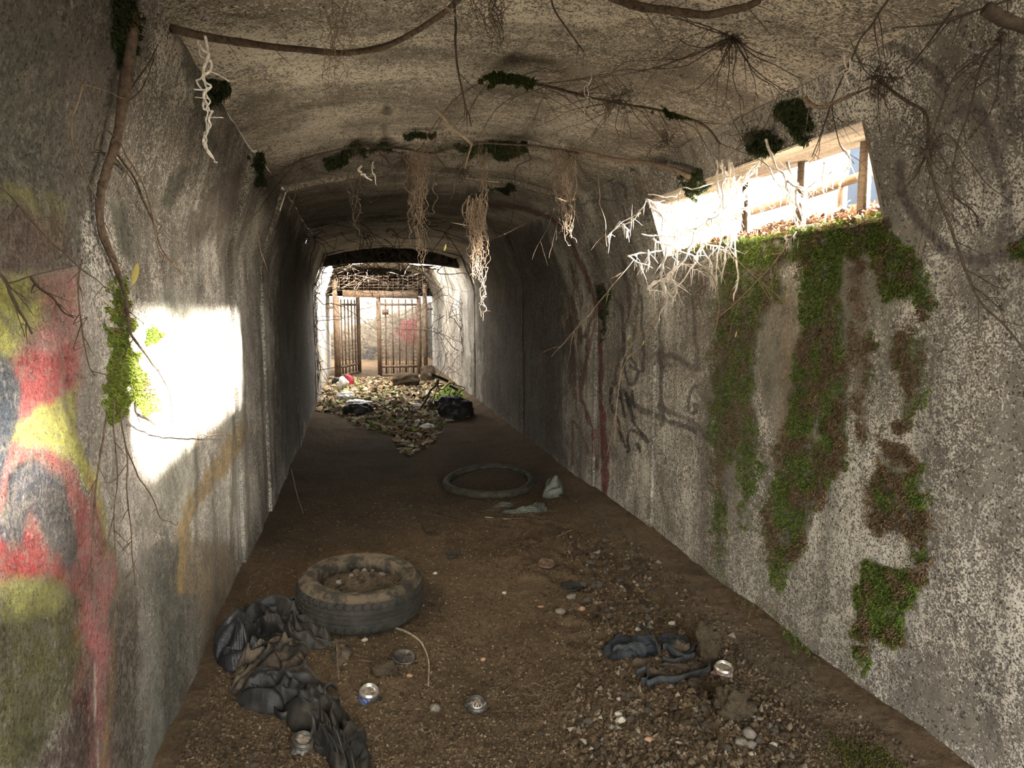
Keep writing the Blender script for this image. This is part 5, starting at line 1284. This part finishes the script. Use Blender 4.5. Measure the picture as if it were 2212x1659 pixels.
put_rock('stone', 1378, 1362, 6, 'stone_pale', 'white stone on soil behind the torn trousers', seed=34)
put_rock('stone', 1452, 1348, 6, 'stone_pale', 'white stone behind the raised trouser panel', seed=35)
put_rock('stone', 1435, 1388, 8, 'stone', 'grey-brown stone on top of the torn trousers', seed=36)
R_ = np.random.default_rng(99)
proto = [rock(1.0, 40 + k, 2, (1, .8, .65), .3) for k in range(6)]
meshes = []
for k, (V, F_) in enumerate(proto):
    for mt in ('stone', 'clod', 'stone_pale'):
        me = bpy.data.meshes.new('stone'); me.from_pydata(V.tolist(), [], F_.tolist()); me.materials.append(M[mt]); meshes.append((mt, me))
def scatter(n, poly, rng_px, label, group, pale=.12):
    x0, x1 = min(p[0] for p in poly), max(p[0] for p in poly); y0, y1 = min(p[1] for p in poly), max(p[1] for p in poly); c = 0
    while c < n:
        x, y = R_.uniform(x0, x1), R_.uniform(y0, y1)
        if not poly_in(np.array([x]), np.array([y]), poly)[0]: continue
        kind = R_.choice(['stone', 'clod', 'stone_pale'], p=[.45, .55 - pale, pale]); me = [m for t, m in meshes if t == kind][R_.integers(0, 6)]
        p = fl(x, y); d = np.linalg.norm(p - EYEV); r = R_.uniform(*rng_px) * d / F_PX * (.6 if kind == 'stone_pale' else 1)
        o = bpy.data.objects.new('stone', me); C.objects.link(o); o.scale = (r, r * R_.uniform(.7, 1), r * R_.uniform(.6, 1)); o.rotation_euler = (R_.uniform(-.3, .3), R_.uniform(-.3, .3), R_.uniform(0, 6.3))
        o.location = p + np.array([0, 0, r * .25]); tag(o, label, 'stone', group); c += 1
scatter(85, px_list(1230, 1180, 1330, 1160, 1420, 1240, 1480, 1330, 1400, 1360, 1290, 1340, 1250, 1270), (4, 9), 'small dull stone in the rubble strip along the right wall', 'stones in the rubble strip along the right wall')
scatter(80, px_list(1250, 1490, 1560, 1490, 1700, 1580, 1740, 1670, 1250, 1670), (4, 10), 'small dull stone in the loose soil at lower right', 'stones in the loose soil at lower right')
scatter(50, px_list(960, 1500, 1250, 1480, 1240, 1660, 900, 1660, 800, 1560), (3, 6), 'small dull stone in the bare soil at bottom centre', 'stones in the bare soil at bottom centre')
scatter(30, px_list(500, 1560, 620, 1590, 760, 1560, 760, 1660, 480, 1660), (3, 7), 'small dull stone in the soil left of the cans', 'stones in the soil at lower left')
# grit nobody could count
def bits(name, n, poly, size, cols, label, cat, flat=.5, wild=.4, lift=.0):
    x0, x1 = min(p[0] for p in poly), max(p[0] for p in poly); y0, y1 = min(p[1] for p in poly), max(p[1] for p in poly)
    px = R_.uniform(x0, x1, n); py = R_.uniform(y0, y1, n); k = poly_in(px, py, poly); px, py = px[k], py[k]
    r = FW[None] + RT[None] * ((px - W / 2) / F_PX)[:, None] - UP[None] * ((py - H / 2) / F_PX)[:, None]
    p = EYEV + r * (-EYE / r[:, 2])[:, None]; p[:, 2] = floor_h(p[:, 0], p[:, 1]); m = len(p)
    k = (p[:, 0] > XL + .06 + size) & (p[:, 0] < XR - .06 - size); p = p[k]; m = len(p)
    s = size * R_.uniform(.4, 1.6, m) ** 1.3
    T = np.array([(1, 0, 0), (-.5, .87, 0), (-.5, -.87, 0), (0, 0, 1)], float)
    V = T[None] * s[:, None, None] * np.array([1, 1, flat]) * R_.uniform(.7, 1.3, (m, 4, 3))
    a_ = R_.uniform(0, 6.3, m); ca, sa = np.cos(a_), np.sin(a_)
    X = V[:, :, 0] * ca[:, None] - V[:, :, 1] * sa[:, None]; Y = V[:, :, 0] * sa[:, None] + V[:, :, 1] * ca[:, None]
    V = np.stack([X, Y, V[:, :, 2]], -1) + R_.normal(0, 1, (m, 4, 3)) * (s * wild * .3)[:, None, None] + p[:, None, :]
    b = np.arange(m)[:, None] * 4
    F_ = np.concatenate([b + np.array(q) for q in ((0, 1, 3), (1, 2, 3), (2, 0, 3))])
    cc = np.array(cols)[R_.integers(0, len(cols), m)] * R_.uniform(.6, 1.3, (m, 1))
    return tag(mk(name, V.reshape(-1, 3), F_, M['bits'], smooth=False, col=np.repeat(cc, 4, 0)), label, cat, kind='stuff')
SOIL = [(.15, .105, .062), (.21, .15, .09), (.11, .076, .047), (.27, .21, .14), (.17, .118, .066)]
bits('grit', 70000, px_list(360, 1680, 560, 1200, 700, 1050, 1200, 1050, 1600, 1350, 2000, 1680), .0045, SOIL, 'fine brown grit over the earth floor', 'grit', .8, .8)
bits('coarse_grit', 5200, px_list(1210, 1130, 1330, 1150, 1520, 1300, 1620, 1430, 1760, 1600, 1740, 1680, 1180, 1680, 1250, 1450, 1300, 1330, 1210, 1220), .009, SOIL + [(.3, .26, .2)], 'coarse brown grit at the right of the floor', 'grit', .9, .9)
LIT = [(.42, .27, .15), (.55, .45, .30), (.30, .22, .13), (.25, .30, .08), (.5, .34, .2), (.14, .10, .07), (.6, .55, .45)]
bits('leaf_litter', 11000, px_list(700, 818, 935, 818, 1020, 880, 1010, 905, 960, 915, 930, 960, 880, 985, 850, 940, 790, 925, 740, 900, 670, 890), .035, LIT, 'sunlit leaf litter on the floor before the gate', 'leaf litter', .3, 1.6)
bits('grass', 2500, px_list(938, 868, 968, 838, 1000, 862, 975, 880), .03, [(.25, .36, .06), (.35, .45, .1)], 'bright green growth at the foot of the right wall', 'grass', 1.2, 1.5)

# ------------------------------------------------------------------ things further back
def heap(name, px, py, wpx, hpx, mat, label, cat, seed, dk=1.0, y=None, rough=.22, sub=4):
    c = fl(px, py); d = c[1]; sx = wpx / 2 * d / F_PX; sz = hpx * d / F_PX
    V, F_ = rock(1.0, seed, sub, (1, 1, 1), rough); V = V * np.array([sx, sx * dk, sz * .62]); c = c + np.array([0, sx * dk * .8, sz * .34])
    return tag(mk(name, place(V, c), F_, M[mat]), label, cat)
heap('bin_bag', 985, 905, 84, 50, 'black_bag', 'big black sack slumped against the right wall', 'bag', 3, .9)
heap('bin_bag', 775, 900, 66, 30, 'black_bag', 'low black bag on the left with white straps', 'bag', 4, .7)
heap('soil_mound', 878, 834, 60, 30, 'clod', 'mound of soil in front of the right gate leaf', 'soil', 5, .6)
heap('soil_mound', 925, 822, 34, 36, 'clod', 'pile of rubble against the right wall by the gate post', 'rubble', 6, .6)
for k, (x, y, w, h_, m, l) in enumerate(((748, 862, 36, 16, 'white_bag', 'upper white plastic bag on the sunlit floor'), (745, 868, 18, 14, 'white_bag', 'small white bag under the upper one'), (770, 876, 54, 12, 'white_bag', 'long white plastic sheet behind the low black bag'),
                                         (741, 836, 26, 20, 'white_bag', 'white and green bag at the left before the gate'), (756, 832, 20, 22, 'red_bag', 'red plastic bag at the left before the gate'), (730, 832, 20, 18, 'black_bag', 'black bag at the left wall before the gate'),
                                         (904, 918, 16, 14, 'white_bag', 'white crumpled carton in front of the black sack'), (924, 928, 32, 12, 'white_bag', 'pale cloth strip beside the white carton'), (900, 880, 22, 9, 'white_bag', 'white scrap left of the bent frame'), (782, 906, 12, 6, 'white_bag', 'small white scrap in front of the low black bag'))):
    heap('plastic_bag', x, y, w, h_, m, l, 'bag', 20 + k, .6, rough=.4, sub=3)

# bent metal frame leaning by the sack
D = 9.2
fr = empty('bent_metalwork', fl(925, 885), 'bent dark metal frame with padded bar leaning by the black sack', 'frame')
def rod(parent, name, pts, r, mat='rubber', depth=D):
    q = smooth_line([at(x, y, depth) for x, y in pts], 4); return MB().tube(q, r, 6).done(name, M[mat], parent)
rod(fr, 'padded_bar', px_list(931, 809, 950, 816, 968, 824), .022); rod(fr, 'padded_bar', px_list(971, 833, 980, 838, 989, 842), .018)
rod(fr, 'tube', px_list(948, 820, 940, 835, 931, 842, 925, 855, 918, 868, 910, 880), .014); rod(fr, 'tube', px_list(944, 822, 948, 838, 957, 841, 968, 830, 982, 827, 978, 832), .008)
rod(fr, 'tube', px_list(948, 826, 940, 850, 930, 880, 922, 892), .006); rod(fr, 'tube', px_list(978, 830, 1004, 838, 996, 845, 990, 850), .006); rod(fr, 'tube', px_list(975, 840, 968, 858), .006); rod(fr, 'tube', px_list(985, 842, 978, 860), .006)
rod(fr, 'tube', px_list(990, 850, 984, 862), .008); rod(fr, 'tube', px_list(935, 855, 925, 870, 935, 880), .005)
rod(fr, 'end_cap', px_list(927, 808, 932, 810), .024, 'white_bag')['label'] = 'whitish end cap'

# ------------------------------------------------------------------ gate
GY_ = 14.2
def gp(px, py, y=GY_): return at(px, py, y)
gf = empty('gateway', gp(822, 812), 'brown steel gate frame of two posts and a header beam', 'gateway')
zf = float(floor_h(.5, GY_)) - .02
def post(px, w, parent, name='post', top=612, y=GY_, mat='steel'):
    a_ = gp(px, top, y); return MB().box((a_[0], y, (a_[2] + zf) / 2), (w, .07, a_[2] - zf)).done(name, M[mat], parent, smooth=False)
post(722, .085, gf, top=605); post(917, .085, gf, top=612)
MB().bar(gp(740, 634), gp(903, 638), .14, .1).done('header_beam', M['steel'], gf, smooth=False)
MB().bar(gp(706, 665), gp(722, 664), .05).done('hinge_bracket', M['steel'], gf, smooth=False); MB().bar(gp(917, 667), gp(934, 667), .05).done('hinge_bracket', M['steel'], gf, smooth=False)
def leaf_gate(x0, x1, y0, y1, label, top, nb):
    """a leaf between two upright lines given by pixels and distances"""
    c0, c1 = gp(x0, 812, y0), gp(x1, 812, y1); zt0 = gp(x0, top, y0)[2]
    e = empty('gate_leaf', (c0[0], y0, zf), label, 'gate')
    A = np.array([c0[0], y0, zf + .04]); B = np.array([c1[0], y1, zf + .04]); U = np.array([0, 0, 1.0])
    for q in (A, B): MB().bar(q, q + U * (zt0 - zf), .085, .06).done('stile', M['steel'], e, smooth=False)
    for hh in (zt0 - .16 - zf, .20, .02): MB().bar(A + U * hh, B + U * hh, .045).done('rail', M['steel'], e, smooth=False)
    for k in range(1, nb + 1):
        p = A + (B - A) * k / (nb + 1); MB().bar(p, p + U * (zt0 - zf - .05), .028).done('bar', M['steel'], e, smooth=False)
    mb = MB(); n_ = 9
    for k in range(1, 9): mb.bar(A + U * (.1 + k * .075), B + U * (.1 + k * .075), .010)
    for k in range(1, n_ + nb): p = A + (B - A) * k / (n_ + nb); mb.bar(p, p + U * .74, .010)
    mb.done('mesh_infill', M['rust'], e, smooth=False)
    return e
l1 = leaf_gate(733, 777, GY_, GY_ + .95, 'left steel gate leaf, swung partly open', 645, 5)
l2 = leaf_gate(821, 907, GY_, GY_, 'right steel gate leaf of upright bars, closed', 645, 5)
p = gp(832, 674); lb_ = MB().box((p[0], GY_ - .02, p[2]), (.13, .09, .11)).done('lock_box', M['rust'], l2, smooth=False); MB().tube([(p[0] - .04, GY_ - .07, p[2]), (p[0] - .04, GY_ - .12, p[2]), (p[0] + .06, GY_ - .12, p[2])], .012, 6).done('handle', M['rust'], lb_)
# wire mesh over the gate with vines in it
mb = MB()
for k in range(19): x = 722 + k * 10.6; mb.bar(gp(x, 594), gp(x, 628), .010)
for k in range(6): mb.bar(gp(722, 595 + k * 6.4), gp(915, 597 + k * 6.4), .010)
tag(mb.done('wire_mesh', M['rust'], smooth=False), 'wire mesh panel filling the arch above the gate', 'mesh')
R2 = np.random.default_rng(12)
def vines(name, region, y, n, label, L=(.3, .9), r=.006, mat='twig'):
    mb = MB()
    for i in range(n):
        x = R2.uniform(region[0], region[2]); yy = R2.uniform(region[1], region[3]); a_ = at(x, yy, y + R2.uniform(-.25, .1)); m = 16
        d = np.array([R2.normal(0, 1), 0, R2.normal(0, .5) - (.6 if region[3] - region[1] > 60 else 0)]); d /= np.linalg.norm(d)
        q = a_ + d[None] * np.linspace(0, R2.uniform(*L), m)[:, None]; q = fit_in(wobble(q, .08, 2.5, i * 1.3 + y)); mb.tube(q, np.linspace(r, r * .4, m) * R2.uniform(.5, 1.4), 4)
    return tag(mb.done(name, M[mat]), label, 'vines')
vines('vine_tangle', (700, 580, 930, 640), GY_ - .2, 60, 'dark vine tangle over the gate mesh')
vines('vine_tangle', (690, 560, 960, 600), 10.6, 70, 'dark vine tangle under the far ceiling edge', (.3, 1.1), .006)
vines('vine_curtain', (672, 600, 702, 860), 10.4, 34, 'dark vines hanging down the far left wall', (.4, 1.3), .005)
vines('vine_curtain', (925, 610, 1000, 820), 11.5, 46, 'dark vines hanging down the far right wall', (.4, 1.3), .005)
vines('vine_tangle', (660, 455, 1000, 520), 7.0, 40, 'dark roots under the middle ceiling castings', (.3, .9), .004)
vines('vine_tangle', (870, 690, 905, 800), GY_ + .3, 16, 'bare bush stems behind the right gate leaf', (.3, .9), .006, 'tan')
# the yard behind the gate
gx_, gz_ = np.linspace(-1.4, 2.6, 120), np.linspace(-.1, 1.62, 50); GX, GZ = np.meshgrid(gx_, gz_, indexing='ij')
V = np.stack([GX, np.full(GX.shape, 19.2), GZ], -1).reshape(-1, 3); P = Painter(V)
P.poly([(868, 690), (905, 680), (908, 735), (885, 745), (862, 735)], (.30, .06, .07), .8, 6); P.line([(845, 745), (870, 690), (880, 720)], 4, (.28, .06, .07), .8, 3)
P.line([(790, 690), (800, 665), (812, 700)], 3, (.06, .05, .045), .7, 3); P.poly([(784, 750), (815, 745), (815, 795), (786, 795)], (.05, .06, .07), .8, 6)
wbk = mk('wall_back', V, grid_faces(120, 50), M['far'], origin=(0, 0, 0)); P.store(wbk.data); tag(wbk, 'pale graffiti-marked concrete wall closing the yard behind the gate', kind='structure')
mb = MB(); mb.box((.58, 16.1, 2.08), (2.6, .18, .72)); tag(mb.done('trim_2', M['far'], smooth=False), 'concrete lintel behind the gate mesh', kind='structure')
mb = MB(); mb.add(np.array([(XL - .12, 16.2, -.1), (XL - .12, 19.3, -.1), (XL - .12, 19.3, 1.6), (XL - .12, 16.2, 1.6)]), [(0, 1, 2, 3)]); mb.add(np.array([(XR + .12, 16.2, -.1), (XR + .12, 19.3, -.1), (XR + .12, 19.3, 1.6), (XR + .12, 16.2, 1.6)]), [(3, 2, 1, 0)])
tag(mb.done('wall_yard', M['far'], smooth=False), 'side walls of the yard behind the gate', kind='structure')
# ------------------------------------------------------------------ outside the opening
for k, x in enumerate((1866, 1732, 1613)):
    yk = onx(x, 420, 2.12)[1]
    tag(MB().box((2.12, yk, (WZ0 + WZ1) / 2 + .05), (.035, .035, .42), rz=.1).done('post', M['pipe'], smooth=False), ['weathered post at the near end of the opening', 'weathered post in the middle of the opening', 'weathered post at the far end of the opening'][k], 'post')
n1 = 60; gx = np.linspace(2.18, 16, n1); gy = np.linspace(-8, 16, 70); GX, GY2 = np.meshgrid(gx, gy, indexing='ij')
GZ = 1.86 + .07 * np.clip((GX - 2.2) / .3, 0, 1) - .10 * np.clip((GX - 3) / 3, 0, 1) + .01 * fbm(GX * 2, GY2 * 2, 0, 3)
tag(mk('ground', np.stack([GX, GY2, GZ], -1).reshape(-1, 3), grid_faces(n1, 70)[:, ::-1], M['clod'], origin=(0, 0, 0)), 'earth bank outside the opening', kind='structure')
R3 = np.random.default_rng(4); mt = []
for k in range(5):
    V, F_ = rock(1.0, 70 + k, 2, (1, .7, .35), .35)
    me = bpy.data.meshes.new('brick_fragment'); me.from_pydata(V.tolist(), [], F_.tolist()); me.materials.append(M['brick'] if k < 4 else M['stone_pale']); mt.append(me)
for k in range(130):
    o = bpy.data.objects.new('brick_fragment', mt[R3.integers(0, 5)]); C.objects.link(o)
    x = R3.uniform(1.84, 2.45); r = R3.uniform(.018, .045); o.scale = (r, r, r); o.rotation_euler = (R3.uniform(-.5, .5), R3.uniform(-.5, .5), R3.uniform(0, 6.3))
    o.location = (x, R3.uniform(WY0 + .05, WY1 - .05), 1.765 + .17 * (x - 1.84) / .6 + R3.uniform(0, .01))
    tag(o, 'broken reddish brick piece on the sill of the opening', 'brick', 'brick pieces on the sill of the opening')
def outbits(name, n, x0, x1, size, cols, label, cat, z0=1.77, wild=1.2):
    m = n; p = np.column_stack([R3.uniform(x0, x1, m), R3.uniform(WY0 + .02, WY1 - .02, m), np.zeros(m)]); p[:, 2] = z0 + .17 * (p[:, 0] - 1.84) / .6 + R3.uniform(0, .02, m)
    V = R3.normal(0, 1, (m, 3, 3)) * size * .6 + p[:, None]; V[:, :, 2] = np.maximum(V[:, :, 2], z0 - .005)
    cc = np.array(cols)[R3.integers(0, len(cols), m)] * R3.uniform(.6, 1.3, (m, 1))
    tag(mk(name, V.reshape(-1, 3), np.arange(m * 3).reshape(-1, 3), M['moss'], smooth=False, col=np.repeat(cc, 3, 0)), label, cat, kind='stuff')
outbits('leaf_litter', 900, 1.82, 2.5, .018, [(.22, .10, .05), (.30, .18, .09), (.15, .07, .035)], 'dead leaves among the bricks on the sill', 'leaf litter')
outbits('grass', 1600, 1.80, 2.0, .010, [(.14, .19, .03), (.10, .15, .025)], 'bright green growth on the sill edge', 'grass', 1.762)
rl = [onx(1500, 492, 2.55), onx(1640, 452, 2.55), onx(1760, 415, 2.55), onx(1885, 372, 2.55)]
re_ = empty('timber_rail', rl[1], 'round timber rail on short stakes outside across the opening', 'rail')
MB().tube(smooth_line(rl, 5), .026, 10).done('rail_pole', M['pipe'], re_)
for q in (rl[0] * .8 + rl[1] * .2, rl[2] * .5 + rl[3] * .5): MB().tube([q, (q[0], q[1], 1.80)], .018, 8).done('stake', M['pipe'], re_)
b0, b1 = onx(1832, 395, 9.0), onx(1960, 300, 9.0)
bl = empty('building', (9.8, (b0[1] + b1[1]) / 2, 1.8), 'blue-grey clad building seen far off through the opening', 'building')
MB().box((9.8, (b0[1] + b1[1]) / 2, 3.6), (1.6, abs(b0[1] - b1[1]), 3.6)).done('cladding', M['blue_wall'], bl, smooth=False)
MB().box((9.8, (b0[1] + b1[1]) / 2, 5.45), (1.9, abs(b0[1] - b1[1]) + .3, .12)).done('roof', M['dark_fence'], bl, smooth=False)
c0, c1 = onx(1640, 440, 9.4), onx(1828, 330, 9.4)
tag(MB().box((9.6, (c0[1] + c1[1]) / 2, 2.9), (.2, abs(c0[1] - c1[1]), 2.3)).done('boundary_wall', M['render'], smooth=False), 'white rendered wall far off through the opening', 'wall')

# unseen bush added to dim the sun through the added slot
R4 = np.random.default_rng(8)
sh = empty('shade_shrub', (3.0, .95, 1.85), 'leafy bush added out of view to dim the sun through the added slot', 'shade_shrub')
mb = MB()
for k in range(16):
    q = np.array([3.0, .95, 1.85]) + np.array([R4.normal(0, .25), R4.normal(0, .45), R4.uniform(.5, 1.1)])[None] * np.linspace(0, 1, 8)[:, None]; mb.tube(wobble(q, .04, 4, k), np.linspace(.010, .003, 8), 5)
mb.done('stems', M['bark'], sh)
m = 6300; p = np.column_stack([R4.uniform(2.6, 3.4, m), R4.uniform(-.1, 1.75, m), R4.uniform(1.88, 2.95, m)])
V = (p[:, None] + R4.normal(0, .022, (m, 4, 3))); F_ = np.arange(m * 4).reshape(-1, 4)
o = mk('leaves', V.reshape(-1, 3), F_, M['moss'], sh, smooth=False, col=np.repeat(GRNS[R4.integers(0, 4, m)], 4, 0)); o['kind'] = 'stuff'
# dusty air in the roofed part
if HAZE > 0:
    hz = NT('dusty_air'); vs = hz.n('ShaderNodeVolumeScatter'); vs.inputs['Density'].default_value = HAZE; vs.inputs['Anisotropy'].default_value = .25; vs.inputs['Color'].default_value = (1, .97, .92, 1)
    hz.t.links.remove(hz.out.inputs[0].links[0]); hz.l(vs.outputs[0], hz.out.inputs['Volume'])
    o = MB().box((.58, (YB + ROOF0) / 2, 1.12), (2.7, ROOF0 - YB, 2.7)).done('haze', hz.m, smooth=False); tag(o, 'thin dusty haze hanging in the tunnel', 'haze', kind='stuff')
